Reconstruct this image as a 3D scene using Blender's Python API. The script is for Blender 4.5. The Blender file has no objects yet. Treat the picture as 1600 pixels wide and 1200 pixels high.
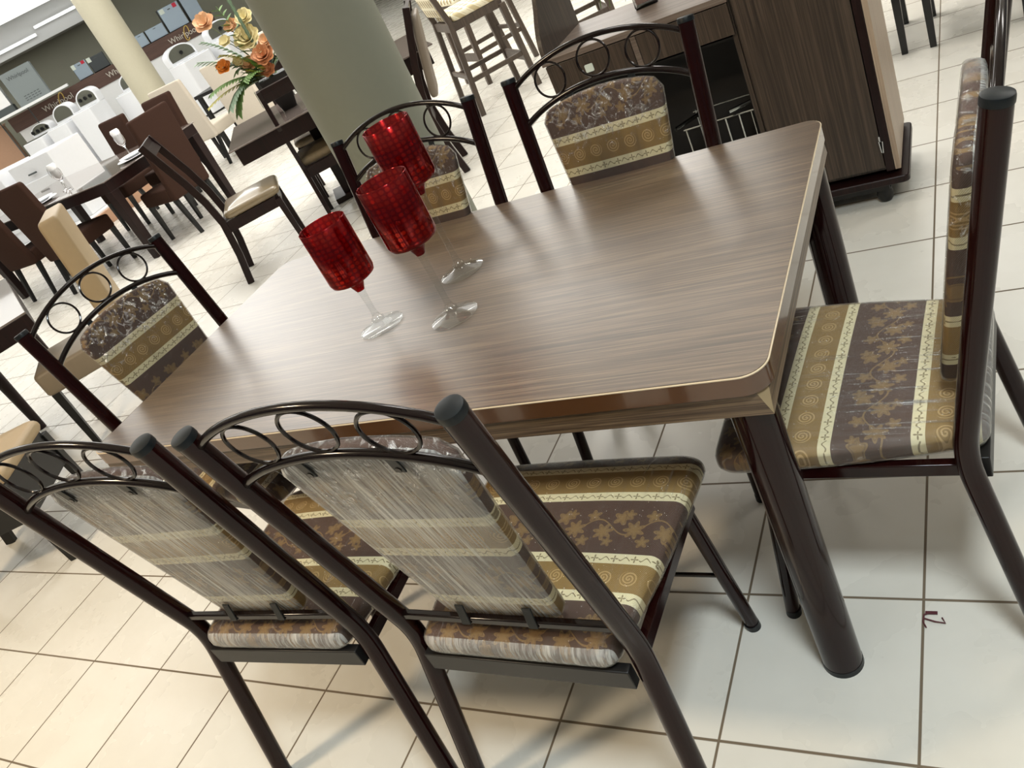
import bpy, bmesh, math, random
from mathutils import Vector, Matrix, Euler
PI = math.pi
R = math.radians
rnd = random.Random(7)
scene = bpy.context.scene
C = scene.collection

# ------------------------------------------------------------------ camera
F_PX = 1308.4
CAM = Vector((1.18867, -1.44955, 1.51301))
a_, b_, g_ = -0.649531, 0.513935, -0.490331
Fw = Vector((math.sin(a_) * math.cos(b_), math.cos(a_) * math.cos(b_), -math.sin(b_)))
R0 = Vector((math.cos(a_), -math.sin(a_), 0))
U0 = R0.cross(Fw)
Rt = R0 * math.cos(g_) + U0 * math.sin(g_)
Up = -R0 * math.sin(g_) + U0 * math.cos(g_)
cd = bpy.data.cameras.new('camera')
cam = bpy.data.objects.new('camera', cd)
C.objects.link(cam)
cam.matrix_world = Matrix(((Rt.x, Up.x, -Fw.x, CAM.x), (Rt.y, Up.y, -Fw.y, CAM.y), (Rt.z, Up.z, -Fw.z, CAM.z), (0, 0, 0, 1)))
cd.sensor_width = 36
cd.lens = F_PX / 1600 * 36
cd.clip_start = 0.02
cd.clip_end = 200
scene.camera = cam

# ------------------------------------------------------------------ world, exposure
w = bpy.data.worlds.new('world')
scene.world = w
w.use_nodes = True
w.node_tree.nodes['Background'].inputs[0].default_value = (0.92, 0.96, 1.0, 1)
w.node_tree.nodes['Background'].inputs[1].default_value = 0.13
scene.view_settings.view_transform = 'Standard'
scene.view_settings.look = 'None'
scene.view_settings.gamma = 1
scene.view_settings.exposure = -0.08
try:
    scene.view_settings.use_curve_mapping = False
except Exception:
    pass


def area(name, loc, sx, sy, power, col=(1, 1, 1), rotz=0.0):
    l = bpy.data.lights.new(name, 'AREA')
    l.shape = 'RECTANGLE'
    l.size = sx
    l.size_y = sy
    l.energy = power
    l.color = col
    o = bpy.data.objects.new(name, l)
    C.objects.link(o)
    o.location = loc
    o.rotation_euler = (0, 0, rotz)
    return o


CZ = 3.0   # ceiling height
COOL = (0.93, 0.97, 1.0)
NEUT = (1.0, 0.97, 0.92)
WARM = (1.0, 0.80, 0.55)
# lamps of the shop ceiling
for (x, y, sz, p, c) in [
        (-5.6, 4.0, 1.6, 34, NEUT), (-2.9, 4.2, 1.6, 42, NEUT), (-2.4, 7.0, 1.6, 115, NEUT), (-7.6, 7.6, 1.6, 55, NEUT),
        (-9.8, 3.4, 1.2, 80, COOL), (0.6, 5.6, 1.4, 40, NEUT), (-5.6, 0.8, 1.4, 24, NEUT), (-12.5, 7.5, 1.6, 32, COOL),
        (-10.0, 12.0, 1.6, 40, COOL), (2.6, 2.6, 1.0, 28, NEUT)]:
    area('ceiling_lamp', (x, y, CZ - 0.03), sz, sz * 0.6, p, c)
area('ceiling_lamp', (0.42, 3.15, CZ - 0.03), 0.45, 0.45, 26, NEUT)
area('ceiling_lamp', (1.5, -1.3, CZ - 0.03), 0.5, 0.5, 72, (0.86, 0.96, 1.0))
area('ceiling_lamp', (-1.8, -2.0, CZ - 0.03), 0.4, 0.4, 85, WARM)
area('ceiling_lamp', (0.1, 0.6, CZ - 0.03), 0.4, 0.4, 12, NEUT)
# unseen uplights added to brighten the ceiling and its reflection in the tabletop
for (x, y, sx, sy, p) in [(-4.5, 3.4, 5.0, 3.0, 130), (-1.0, 5.0, 3.0, 4.0, 60), (-9.0, 8.0, 5.0, 5.0, 110)]:
    o = area('added_uplight', (x, y, 2.45), sx, sy, p, (0.98, 0.98, 1.0))
    o.rotation_euler = (PI, 0, 0)


# ------------------------------------------------------------------ node helpers
class G:
    def __init__(self, name):
        self.m = bpy.data.materials.new(name)
        self.m.use_nodes = True
        self.t = self.m.node_tree
        self.b = self.t.nodes['Principled BSDF']
        self.out = self.t.nodes['Material Output']

    def n(self, kind, **kw):
        x = self.t.nodes.new(kind)
        for k, v in kw.items():
            setattr(x, k, v)
        return x

    def link(self, a, b):
        self.t.links.new(a, b)

    def put(self, sock, v):
        if hasattr(v, 'is_linked') or isinstance(v, bpy.types.NodeSocket):
            self.link(v, sock)
        elif isinstance(v, (tuple, list)):
            v = tuple(v)
            if len(sock.default_value) == 4 and len(v) == 3:
                v = v + (1,)
            sock.default_value = v
        else:
            sock.default_value = v

    def math(self, op, a, b=0.0, c=None):
        x = self.n('ShaderNodeMath', operation=op)
        self.put(x.inputs[0], a)
        self.put(x.inputs[1], b)
        if c is not None:
            self.put(x.inputs[2], c)
        return x.outputs[0]

    def obj(self):
        x = self.n('ShaderNodeTexCoord')
        s = self.n('ShaderNodeSeparateXYZ')
        self.link(x.outputs['Object'], s.inputs[0])
        return x.outputs['Object'], s.outputs[0], s.outputs[1], s.outputs[2]

    def mapv(self, v, scale=(1, 1, 1), rot=(0, 0, 0), loc=(0, 0, 0)):
        x = self.n('ShaderNodeMapping')
        self.link(v, x.inputs[0])
        x.inputs['Scale'].default_value = scale
        x.inputs['Rotation'].default_value = rot
        x.inputs['Location'].default_value = loc
        return x.outputs[0]

    def noise(self, v, scale=5, detail=3, rough=0.5, dist=0.0):
        x = self.n('ShaderNodeTexNoise')
        self.link(v, x.inputs['Vector'])
        x.inputs['Scale'].default_value = scale
        x.inputs['Detail'].default_value = detail
        x.inputs['Roughness'].default_value = rough
        x.inputs['Distortion'].default_value = dist
        return x.outputs['Fac']

    def ramp(self, f, stops):
        x = self.n('ShaderNodeValToRGB')
        self.put(x.inputs[0], f)
        e = x.color_ramp.elements
        while len(e) < len(stops):
            e.new(0.5)
        for i, (p, c) in enumerate(stops):
            e[i].position = p
            e[i].color = tuple(c) + (1,) if len(c) == 3 else c
        return x.outputs[0]

    def mix(self, f, a, b):
        x = self.n('ShaderNodeMix', data_type='RGBA')
        self.put(x.inputs[0], f)
        self.put(x.inputs[6], a)
        self.put(x.inputs[7], b)
        return x.outputs[2]

    def bump(self, h, strength=0.2, dist=0.01, to=None):
        x = self.n('ShaderNodeBump')
        x.inputs['Strength'].default_value = strength
        x.inputs['Distance'].default_value = dist
        self.link(h, x.inputs['Height'])
        self.link(x.outputs[0], (to or self.b).inputs['Normal'])
        return x.outputs[0]

    def set(self, **kw):
        names = dict(col='Base Color', rough='Roughness', metal='Metallic', coat='Coat Weight', coatr='Coat Roughness',
                     ior='IOR', trans='Transmission Weight', emit='Emission Color', estr='Emission Strength',
                     alpha='Alpha', spec='Specular IOR Level', sheen='Sheen Weight')
        for k, v in kw.items():
            self.put(self.b.inputs[names[k]], v)
        return self


def plain(name, col, rough=0.5, metal=0.0, var=0.06, scale=30, **kw):
    """a painted or moulded surface with a faint unevenness of tone and gloss"""
    g = G(name)
    v, x, y, z = g.obj()
    f = g.noise(v, scale, 3)
    c2 = tuple(min(1, k * (1 + var)) for k in col)
    c1 = tuple(k * (1 - var) for k in col)
    g.set(col=g.mix(f, c1, c2), rough=rough, metal=metal, **kw)
    return g.m


def srgb(r, g, b):
    return tuple((v / 255 / 12.92) if v / 255 <= 0.04045 else ((v / 255 + 0.055) / 1.055) ** 2.4 for v in (r, g, b))


# ------------------------------------------------------------------ materials
M = {}
# floor: square ceramic tiles, brown grout
g = G('floor_tiles')
v, x, y, z = g.obj()
TS, OX, OY, TY = 0.357971, 0.94856, -0.256017, -0.0132656
ct, st = math.cos(TY), math.sin(TY)
xx = g.math('SUBTRACT', x, OX)
yy = g.math('SUBTRACT', y, OY)
u = g.math('DIVIDE', g.math('ADD', g.math('MULTIPLY', xx, ct), g.math('MULTIPLY', yy, st)), TS)
vv = g.math('DIVIDE', g.math('SUBTRACT', g.math('MULTIPLY', yy, ct), g.math('MULTIPLY', xx, st)), TS)
du = g.math('ABSOLUTE', g.math('SUBTRACT', u, g.math('ROUND', u)))
dv = g.math('ABSOLUTE', g.math('SUBTRACT', vv, g.math('ROUND', vv)))
dd = g.math('MINIMUM', du, g.math('MULTIPLY', dv, 0.9))
gr = g.math('SUBTRACT', 1.0, g.math('SMOOTH_MIN', 1.0, g.math('MULTIPLY', g.math('SUBTRACT', dd, 0.0062), 320), 0.05))
gr = g.math('MAXIMUM', g.math('MINIMUM', gr, 1.0), 0.0)
cloud = g.noise(v, 4.0, 4, 0.55, 0.0)
cell = g.n('ShaderNodeTexWhiteNoise', noise_dimensions='2D')
cv = g.n('ShaderNodeCombineXYZ')
g.link(g.math('FLOOR', u), cv.inputs[0])
g.link(g.math('FLOOR', vv), cv.inputs[1])
g.link(cv.outputs[0], cell.inputs[0])
tone = g.math('ADD', g.math('MULTIPLY', cloud, 0.75), g.math('MULTIPLY', cell.outputs['Value'], 0.06))
tile = g.ramp(tone, [(0.2, srgb(214, 209, 198)), (0.75, srgb(228, 225, 216))])
g.set(col=g.mix(gr, tile, srgb(112, 98, 80)), rough=g.math('ADD', g.math('MULTIPLY', gr, 0.5), g.math('ADD', 0.25, g.math('MULTIPLY', cloud, 0.05))), spec=0.45)
g.bump(g.math('SUBTRACT', 1.0, gr), 0.2, 0.0015)
M['floor'] = g.m


def wood(name, c1, c2, c3, axis='x', fine=1.0, rough=0.35, coat=0.0, spec=0.5):
    g = G(name)
    v, x, y, z = g.obj()
    s = {'x': (3, 210, 210), 'y': (210, 3, 210), 'z': (210, 210, 3)}[axis]
    s2 = {'x': (6, 420, 420), 'y': (420, 6, 420), 'z': (420, 420, 6)}[axis]
    s3 = {'x': (0.8, 22, 22), 'y': (22, 0.8, 22), 'z': (22, 22, 0.8)}[axis]
    f1 = g.noise(g.mapv(v, s), fine, 4, 0.6)
    f2 = g.noise(g.mapv(v, s2), fine, 3, 0.6)
    f3 = g.noise(g.mapv(v, s3), 1, 2, 0.5, 0.8)
    f = g.math('ADD', g.math('MULTIPLY', f1, 0.48), g.math('ADD', g.math('MULTIPLY', f2, 0.38), g.math('MULTIPLY', f3, 0.14)))
    g.set(col=g.ramp(f, [(0.36, c1), (0.5, c2), (0.62, c3)]), rough=rough, coat=coat, coatr=0.3, spec=spec)
    g.bump(f2, 0.12, 0.001)
    return g.m


M['tabletop'] = wood('tabletop_laminate', srgb(62, 48, 37), srgb(88, 70, 54), srgb(118, 98, 76), 'x', 1.0, 0.42, 1.0)
M['table_apron'] = wood('apron_laminate', srgb(58, 44, 33), srgb(88, 70, 53), srgb(120, 101, 79), 'x', 1.0, 0.4)
M['table_apron_y'] = wood('apron_end_laminate', srgb(70, 54, 42), srgb(108, 88, 68), srgb(142, 122, 98), 'y', 1.0, 0.4)
M['edge'] = plain('table_edge_band', srgb(84, 54, 32), 0.22, coat=0.6, coatr=0.08)
M['edge_line'] = plain('table_edge_bead', srgb(206, 186, 156), 0.35)
M['facet'] = plain('corner_facet', srgb(150, 130, 98), 0.45)
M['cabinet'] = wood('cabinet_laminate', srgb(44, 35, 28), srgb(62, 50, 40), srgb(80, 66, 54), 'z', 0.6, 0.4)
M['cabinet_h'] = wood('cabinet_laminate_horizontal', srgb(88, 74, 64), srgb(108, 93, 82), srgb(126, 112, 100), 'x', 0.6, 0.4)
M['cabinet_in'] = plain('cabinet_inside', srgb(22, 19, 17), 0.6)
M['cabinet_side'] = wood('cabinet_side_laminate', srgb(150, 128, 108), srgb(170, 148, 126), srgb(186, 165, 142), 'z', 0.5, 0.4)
M['gap'] = plain('black_fridge_body', (0.006, 0.005, 0.005), 0.8)  # near-black body colour of the dark fridge
M['stool_wood'] = wood('stool_wood', srgb(62, 51, 43), srgb(78, 66, 56), srgb(92, 79, 68), 'z', 0.6, 0.45)
M['dark_wood'] = wood('dark_stained_wood', srgb(20, 8, 7), srgb(29, 12, 10), srgb(36, 16, 14), 'z', 0.6, 0.35, 0.0, 0.3)
M['black_leg'] = plain('black_leg_wood', srgb(12, 11, 10), 0.4)
M['glass_dark'] = plain('dark_glass_top', srgb(120, 108, 102), 0.06, spec=0.8, coat=0.5, coatr=0.02)
M['apron_band'] = wood('display_ledge_wood', srgb(66, 44, 36), srgb(84, 58, 47), srgb(98, 70, 57), 'x', 0.5, 0.5)

# glossy burgundy metal tube
g = G('burgundy_metal')
v, x, y, z = g.obj()
f = g.noise(v, 55, 2)
g.set(col=g.mix(f, (0.0075, 0.0014, 0.0014), (0.016, 0.0028, 0.0024)), rough=0.12, spec=0.26)
M['tube'] = g.m
M['tube_dark'] = plain('dark_brown_bar_metal', (0.007, 0.0035, 0.003), 0.14, spec=0.35)
M['cap'] = plain('black_plastic_cap', (0.005, 0.007, 0.008), 0.4, spec=0.3)
M['rail'] = plain('seat_rail_metal', (0.010, 0.009, 0.0085), 0.4, spec=0.35)
M['steel'] = plain('bright_steel', (0.62, 0.64, 0.64), 0.22, 0.9)


def fabric(name, axis, off):
    """striped damask: brown leaf bands, cream braid bands and gold scroll bands, stacked along one axis"""
    g = G(name)
    v, x, y, z = g.obj()
    a = y if axis == 'y' else z
    b = x
    per = 0.232
    p = g.math('MULTIPLY', g.math('FRACT', g.math('DIVIDE', g.math('SUBTRACT', off + 10 * per, a), per)), per)  # runs front->back / top->down

    def band(lo, hi):
        return g.math('MULTIPLY', g.math('GREATER_THAN', p, lo), g.math('LESS_THAN', p, hi))
    # 0..0.022 cream, ..0.082 gold, ..0.104 cream, ..0.232 brown
    top = g.math('LESS_THAN', a, off + 0.06) if axis == 'z' else 1.0
    cr1 = g.math('MULTIPLY', band(0.0, 0.022), top)
    cr2 = g.math('MULTIPLY', band(0.082, 0.104), top)
    gold = g.math('MULTIPLY', band(0.022, 0.082), top)
    weave = g.n('ShaderNodeTexWave', wave_type='BANDS', bands_direction='DIAGONAL')
    g.link(v, weave.inputs[0])
    weave.inputs['Scale'].default_value = 190
    wv = weave.outputs['Fac']
    # leaves
    def blob(cx, cp, rad, per_b, ph, k=5, sq=0.22):
        fx = g.math('SUBTRACT', g.math('MULTIPLY', g.math('FRACT', g.math('DIVIDE', g.math('ADD', b, cx + 5), per_b)), per_b), per_b / 2)
        fy = g.math('SUBTRACT', p, cp)
        r = g.math('SQRT', g.math('ADD', g.math('MULTIPLY', fx, fx), g.math('MULTIPLY', fy, fy)))
        th = g.math('ARCTAN2', fy, fx)
        lim = g.math('MULTIPLY', rad, g.math('ADD', 1 - sq, g.math('MULTIPLY', sq, g.math('COSINE', g.math('ADD', g.math('MULTIPLY', th, k), ph)))))
        m = g.math('LESS_THAN', r, lim)
        vein = g.math('GREATER_THAN', g.math('ABSOLUTE', g.math('SUBTRACT', r, g.math('MULTIPLY', lim, 0.75))), 0.0012)
        return m, vein
    leaf = None
    veins = None
    for (cx, cp, rad, ph, k) in [(0.0, 0.148, 0.019, 0.4, 5), (0.030, 0.182, 0.021, 1.9, 7), (0.058, 0.143, 0.015, 2.6, 5), (0.088, 0.176, 0.022, 3.4, 7), (0.016, 0.205, 0.012, 0.9, 5), (0.066, 0.204, 0.014, 2.1, 5), (0.105, 0.140, 0.013, 1.2, 5)]:
        m, ve = blob(cx, cp, rad, 0.118, ph, k)
        leaf = m if leaf is None else g.math('MAXIMUM', leaf, m)
        veins = ve if veins is None else g.math('MULTIPLY', veins, ve)
    # vine
    vine = g.math('LESS_THAN', g.math('ABSOLUTE', g.math('SUBTRACT', p, g.math('ADD', 0.17, g.math('MULTIPLY', 0.018, g.math('SINE', g.math('MULTIPLY', b, 2 * PI / 0.118)))))), 0.0016)
    leaf = g.math('MAXIMUM', leaf, vine)
    leaf = g.math('MULTIPLY', leaf, g.math('ADD', 0.55, g.math('MULTIPLY', veins, 0.45)))
    leaf = g.math('MULTIPLY', leaf, band(0.112, 0.224))
    # scrolls
    fx = g.math('SUBTRACT', g.math('MULTIPLY', g.math('FRACT', g.math('DIVIDE', g.math('ADD', b, 5.01), 0.047)), 0.047), 0.0235)
    fy = g.math('SUBTRACT', p, 0.052)
    r = g.math('SQRT', g.math('ADD', g.math('MULTIPLY', fx, fx), g.math('MULTIPLY', fy, fy)))
    th = g.math('DIVIDE', g.math('ARCTAN2', fy, fx), 2 * PI)
    sp = g.math('MULTIPLY', g.math('LESS_THAN', g.math('FRACT', g.math('SUBTRACT', g.math('MULTIPLY', r, 165), th)), 0.42), g.math('LESS_THAN', r, 0.0165))
    # braid
    def braid(c):
        wv2 = g.math('LESS_THAN', g.math('ABSOLUTE', g.math('SUBTRACT', g.math('SUBTRACT', p, c), g.math('MULTIPLY', 0.0035, g.math('SINE', g.math('MULTIPLY', b, 2 * PI / 0.019))))), 0.0013)
        m, _ = blob(0.004, c, 0.0075, 0.038, 0.0, 4, 0.5)
        gate = g.math('GREATER_THAN', g.math('ABSOLUTE', g.math('SUBTRACT', g.math('FRACT', g.math('DIVIDE', g.math('ADD', b, 5.004), 0.038)), 0.5)), 0.22)
        return g.math('MAXIMUM', m, g.math('MULTIPLY', wv2, gate))
    br = g.math('MULTIPLY', g.math('MAXIMUM', braid(0.011), braid(0.093)), 0.8)
    brown = g.mix(leaf, g.mix(wv, srgb(70, 51, 42), srgb(96, 73, 60)), srgb(132, 105, 68))
    goldc = g.mix(sp, g.mix(wv, srgb(126, 98, 52), srgb(152, 124, 74)), srgb(180, 150, 100))
    cream = g.mix(br, g.mix(wv, srgb(200, 188, 148), srgb(232, 222, 186)), srgb(104, 84, 50))
    c = g.mix(gold, brown, goldc)
    c = g.mix(g.math('MAXIMUM', cr1, cr2), c, cream)
    g.set(col=c, rough=0.6, spec=0.25)
    g.bump(g.math('ADD', g.math('MULTIPLY', wv, 0.3), g.math('ADD', leaf, sp)), 0.25, 0.0015)
    return g.m


def film(name, white, clear, axis, seed, rot=0.0, glint_amt=0.3):
    """thin stretch film: mostly clear, glossy, wrinkled along one direction, milky where it overlaps on the back (y<0)"""
    g = G(name)
    v, x, y, z = g.obj()
    if axis == 'y':
        s = (160, 5, 20)
        s2 = (60, 7, 10)
        rr = (0, 0, rot)
    else:
        s = (230, 20, 4)
        s2 = (80, 10, 5)
        rr = (0, rot, 0)
    f = g.noise(g.mapv(v, s, rr, (seed, seed * 2, 0)), 1.0, 4, 0.65)
    f2 = g.noise(g.mapv(v, s2, (rr[0], rr[1] - 0.35, rr[2]), (seed, 3, 1)), 1.0, 3, 0.6, 0.4)
    cr = g.noise(v, 38, 5, 0.7, 1.5)
    ge = g.n('ShaderNodeNewGeometry')
    milk = g.math('MULTIPLY', g.ramp(f, [(0.38, (0, 0, 0)), (0.66, (1, 1, 1))]), g.ramp(f2, [(0.3, (0.25,) * 3), (0.65, (1, 1, 1))]))
    patch = g.ramp(g.noise(v, 6, 3), [(0.35, (0.25,) * 3), (0.6, (1, 1, 1))])
    if white:
        tcn = g.n('ShaderNodeTexCoord')
        sx_ = g.n('ShaderNodeSeparateXYZ')
        g.link(tcn.outputs['Normal'], sx_.inputs[0])
        back = g.math('LESS_THAN', sx_.outputs[1], -0.45)
        amt = g.math('ADD', clear, g.math('MULTIPLY', back, white))
    else:
        amt = clear
    fac = g.math('MINIMUM', g.math('MULTIPLY', amt, g.math('ADD', 0.30, g.math('MULTIPLY', milk, patch))), 1.0)
    h = g.math('ADD', f, g.math('ADD', f2, g.math('MULTIPLY', cr, 0.8)))
    bn = g.n('ShaderNodeBump')
    bn.inputs['Strength'].default_value = 1.0
    bn.inputs['Distance'].default_value = 0.009
    g.link(h, bn.inputs['Height'])
    gl = g.n('ShaderNodeBsdfGlossy')
    gl.inputs['Color'].default_value = (1, 1, 1, 1)
    gl.inputs['Roughness'].default_value = 0.09
    g.link(bn.outputs[0], gl.inputs['Normal'])
    tr = g.n('ShaderNodeBsdfTransparent')
    df = g.n('ShaderNodeBsdfDiffuse')
    df.inputs['Color'].default_value = (0.78, 0.78, 0.74, 1)
    fr = g.n('ShaderNodeFresnel')
    fr.inputs['IOR'].default_value = 1.33
    if axis == 'y':
        glint = g.math('MULTIPLY', g.ramp(f, [(0.56, (0, 0, 0)), (0.66, (1, 1, 1))]), g.ramp(g.noise(v, 7, 2), [(0.45, (0, 0, 0)), (0.62, (1, 1, 1))]))
    else:
        glint = g.math('MULTIPLY', g.ramp(cr, [(0.52, (0, 0, 0)), (0.66, (1, 1, 1))]), g.ramp(g.math('ADD', z, g.math('MULTIPLY', 0.3, g.noise(v, 8, 2))), [(0.965, (0, 0, 0)), (1.06, (1, 1, 1))]))
    m1 = g.n('ShaderNodeMixShader')
    g.link(fac, m1.inputs[0])
    g.link(tr.outputs[0], m1.inputs[1])
    g.link(df.outputs[0], m1.inputs[2])
    m2 = g.n('ShaderNodeMixShader')
    g.link(g.math('MINIMUM', g.math('ADD', g.math('MULTIPLY', fr.outputs[0], 0.7), g.math('MULTIPLY', glint, glint_amt)), 0.8), m2.inputs[0])
    g.link(m1.outputs[0], m2.inputs[1])
    g.link(gl.outputs[0], m2.inputs[2])
    g.link(m2.outputs[0], g.out.inputs[0])
    return g.m


M['seat_film'] = film('seat_film', 0.6, 0.04, 'y', 3)
M['seat_film_wrinkled'] = film('wrinkled_seat_film', 0.4, 0.12, 'y', 8, glint_amt=0.75)
M['back_film'] = film('back_film', 0.66, 0.04, 'z', 5, 0.12, glint_amt=0.6)
M['fab_seat'] = fabric('striped_damask_seat', 'y', 0.399)
M['fab_seat_c'] = fabric('striped_damask_seat_shifted', 'y', 0.310)
M['fab_back'] = fabric('striped_damask_back', 'z', 0.815)
M['fab_back_raised'] = fabric('striped_damask_back_raised', 'z', 0.895)

M['column'] = plain('painted_column', srgb(124, 126, 112), 0.55, var=0.03)
M['column_far'] = plain('painted_column_far', srgb(178, 172, 150), 0.55, var=0.03)
M['wall'] = plain('painted_wall', srgb(152, 152, 136), 0.7, var=0.03, scale=2)
M['ceiling'] = plain('white_ceiling', (0.86, 0.86, 0.83), 0.8, var=0.02)
M['soffit'] = plain('glossy_white_soffit', (0.6, 0.61, 0.6), 0.2, var=0.02)
M['white_enamel'] = plain('white_enamel', (0.80, 0.81, 0.83), 0.22, var=0.02)
M['white_plain'] = plain('white_board', (0.85, 0.85, 0.84), 0.4, var=0.02)
M['lid'] = plain('grey_glass_lid', srgb(92, 92, 82), 0.12)
M['knob_black'] = plain('black_knob', (0.01, 0.01, 0.01), 0.3)
M['fridge_grey'] = plain('silver_fridge', srgb(150, 165, 178), 0.35, var=0.03)
M['fridge_pale'] = plain('pale_fridge', srgb(160, 176, 190), 0.35, var=0.03)
M['fridge_dark'] = plain('dark_fridge', srgb(52, 58, 60), 0.35, var=0.03)
M['carton'] = plain('printed_grey_carton', srgb(126, 134, 134), 0.6, var=0.03)
M['ink'] = plain('carton_ink', srgb(70, 76, 76), 0.6)
M['red'] = plain('red_ribbon', srgb(190, 16, 50), 0.4)
M['paper'] = plain('white_paper_tag', srgb(214, 222, 210), 0.6, var=0.02)
M['gold'] = plain('gold_letter', srgb(196, 164, 84), 0.35)
M['silver'] = plain('pale_letter', srgb(206, 200, 186), 0.35)
M['brown_fabric'] = plain('brown_upholstery', srgb(56, 36, 27), 0.9, var=0.15, scale=120, spec=0.2)
M['cream_fabric'] = plain('cream_upholstery', srgb(206, 196, 180), 0.8, var=0.1, scale=150)
M['tan_fabric'] = plain('tan_leatherette', srgb(172, 150, 116), 0.5, var=0.05)
M['taupe_fabric'] = plain('taupe_leatherette', srgb(122, 110, 96), 0.5, var=0.05)
M['taupe_seat'] = plain('taupe_seat_cover', srgb(138, 124, 104), 0.5, var=0.05)
M['beige_gloss'] = plain('film_wrapped_beige_cushion', srgb(134, 118, 90), 0.3, var=0.2, scale=18, coat=0.8, coatr=0.1)
M['gold_damask'] = plain('gold_damask_seat', srgb(132, 116, 90), 0.6, var=0.3, scale=60)
M['tanwood'] = plain('tan_wood_platform', srgb(178, 140, 112), 0.5)
M['black_gloss'] = plain('black_ceramic', (0.006, 0.006, 0.006), 0.25)
M['wire'] = plain('chrome_wire', (0.6, 0.62, 0.6), 0.15, 1.0)
M['scrap'] = plain('dark_red_scrap', srgb(84, 34, 42), 0.5)

# lattice cloth of the bar stools
g = G('triangle_lattice_cloth')
v, x, y, z = g.obj()
s_ = 16.0
def lines(a, w_):
    return g.math('LESS_THAN', g.math('ABSOLUTE', g.math('SUBTRACT', g.math('FRACT', a), 0.5)), w_)
yz = g.math('ADD', y, z)
a1 = g.math('MULTIPLY', yz, s_)
a2 = g.math('ADD', g.math('MULTIPLY', x, s_ * 0.866), g.math('MULTIPLY', yz, s_ * 0.5))
a3 = g.math('SUBTRACT', g.math('MULTIPLY', x, s_ * 0.866), g.math('MULTIPLY', yz, s_ * 0.5))
ln = g.math('MAXIMUM', lines(a1, 0.12), g.math('MAXIMUM', lines(a2, 0.12), lines(a3, 0.12)))
par = g.math('GREATER_THAN', g.math('FRACT', g.math('ADD', a2, g.math('MULTIPLY', a3, 1.0))), 0.5)
g.set(col=g.mix(ln, g.mix(par, srgb(120, 104, 80), srgb(206, 190, 150)), srgb(240, 232, 204)), rough=0.7)
M['lattice'] = g.m

# goblet glass
def glass(name, col, rough=0.0):
    g = G(name)
    g.set(col=col, rough=rough, trans=1.0, ior=1.45)
    return g.m
g = G('clear_glass')
gl = g.n('ShaderNodeBsdfGlossy')
gl.inputs['Roughness'].default_value = 0.02
tr = g.n('ShaderNodeBsdfTransparent')
tr.inputs[0].default_value = (0.96, 0.97, 0.97, 1)
lw = g.n('ShaderNodeLayerWeight')
lw.inputs[0].default_value = 0.22
mx = g.n('ShaderNodeMixShader')
g.link(g.math('MINIMUM', g.math('ADD', 0.04, g.math('MULTIPLY', lw.outputs['Facing'], 0.3)), 0.25), mx.inputs[0])
g.link(tr.outputs[0], mx.inputs[1])
g.link(gl.outputs[0], mx.inputs[2])
g.link(mx.outputs[0], g.out.inputs[0])
M['clear_glass'] = g.m
g = G('red_dotted_glass')
v, x, y, z = g.obj()
th = g.math('ARCTAN2', y, x)
row = g.math('DIVIDE', z, 0.0115)
cu = g.math('SUBTRACT', g.math('FRACT', g.math('DIVIDE', th, 2 * PI / 26)), 0.5)
cw = g.math('SUBTRACT', g.math('FRACT', row), 0.5)
rr_ = g.math('SQRT', g.math('ADD', g.math('MULTIPLY', cu, cu), g.math('MULTIPLY', cw, cw)))
dot = g.math('MULTIPLY', g.math('LESS_THAN', rr_, 0.38), g.math('GREATER_THAN', z, 0.04))
cellv = g.n('ShaderNodeTexWhiteNoise', noise_dimensions='2D')
cvv = g.n('ShaderNodeCombineXYZ')
g.link(g.math('FLOOR', g.math('DIVIDE', th, 2 * PI / 26)), cvv.inputs[0])
g.link(g.math('FLOOR', row), cvv.inputs[1])
g.link(cvv.outputs[0], cellv.inputs[0])
low = g.math('LESS_THAN', z, 0.085)
dv_ = g.math('MULTIPLY', dot, g.math('ADD', 0.22, g.math('MULTIPLY', g.math('ADD', 0.2, g.math('MULTIPLY', low, 0.63)), g.math('POWER', cellv.outputs['Value'], 1.5))))  # sparkle painted into the dot colours, stronger in the lower rows
tr = g.n('ShaderNodeBsdfTransparent')
g.link(g.mix(dv_, (0.50, 0.0, 0.014), (1.0, 0.08, 0.05)), tr.inputs[0])
g.set(col=g.mix(dv_, (0.30, 0.0, 0.006), (0.95, 0.03, 0.01)), rough=0.16, coat=1.0, coatr=0.02, metal=0.8)
mx = g.n('ShaderNodeMixShader')
mx.inputs[0].default_value = 0.42
g.link(tr.outputs[0], mx.inputs[1])
g.link(g.b.outputs[0], mx.inputs[2])
g.link(mx.outputs[0], g.out.inputs[0])
M['red_glass'] = g.m
g = G('clear_tumbler')
g.set(col=(0.95, 0.95, 0.95), rough=0.02, trans=1.0, ior=1.3)
M['tumbler'] = g.m
M['beads'] = plain('pinkish_gravel', srgb(150, 120, 110), 0.8, var=0.5, scale=220)
for nm, c in dict(leaf=(98, 128, 66), leaf_grey=(140, 162, 138), leaf_yellow=(168, 160, 70), petal_orange=(222, 130, 40), petal_terracotta=(206, 140, 96), petal_cream=(236, 222, 170), petal_peach=(232, 184, 140), stem=(90, 100, 50)).items():
    M[nm] = plain(nm, srgb(*c), 0.55, var=0.15, scale=60)


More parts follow.
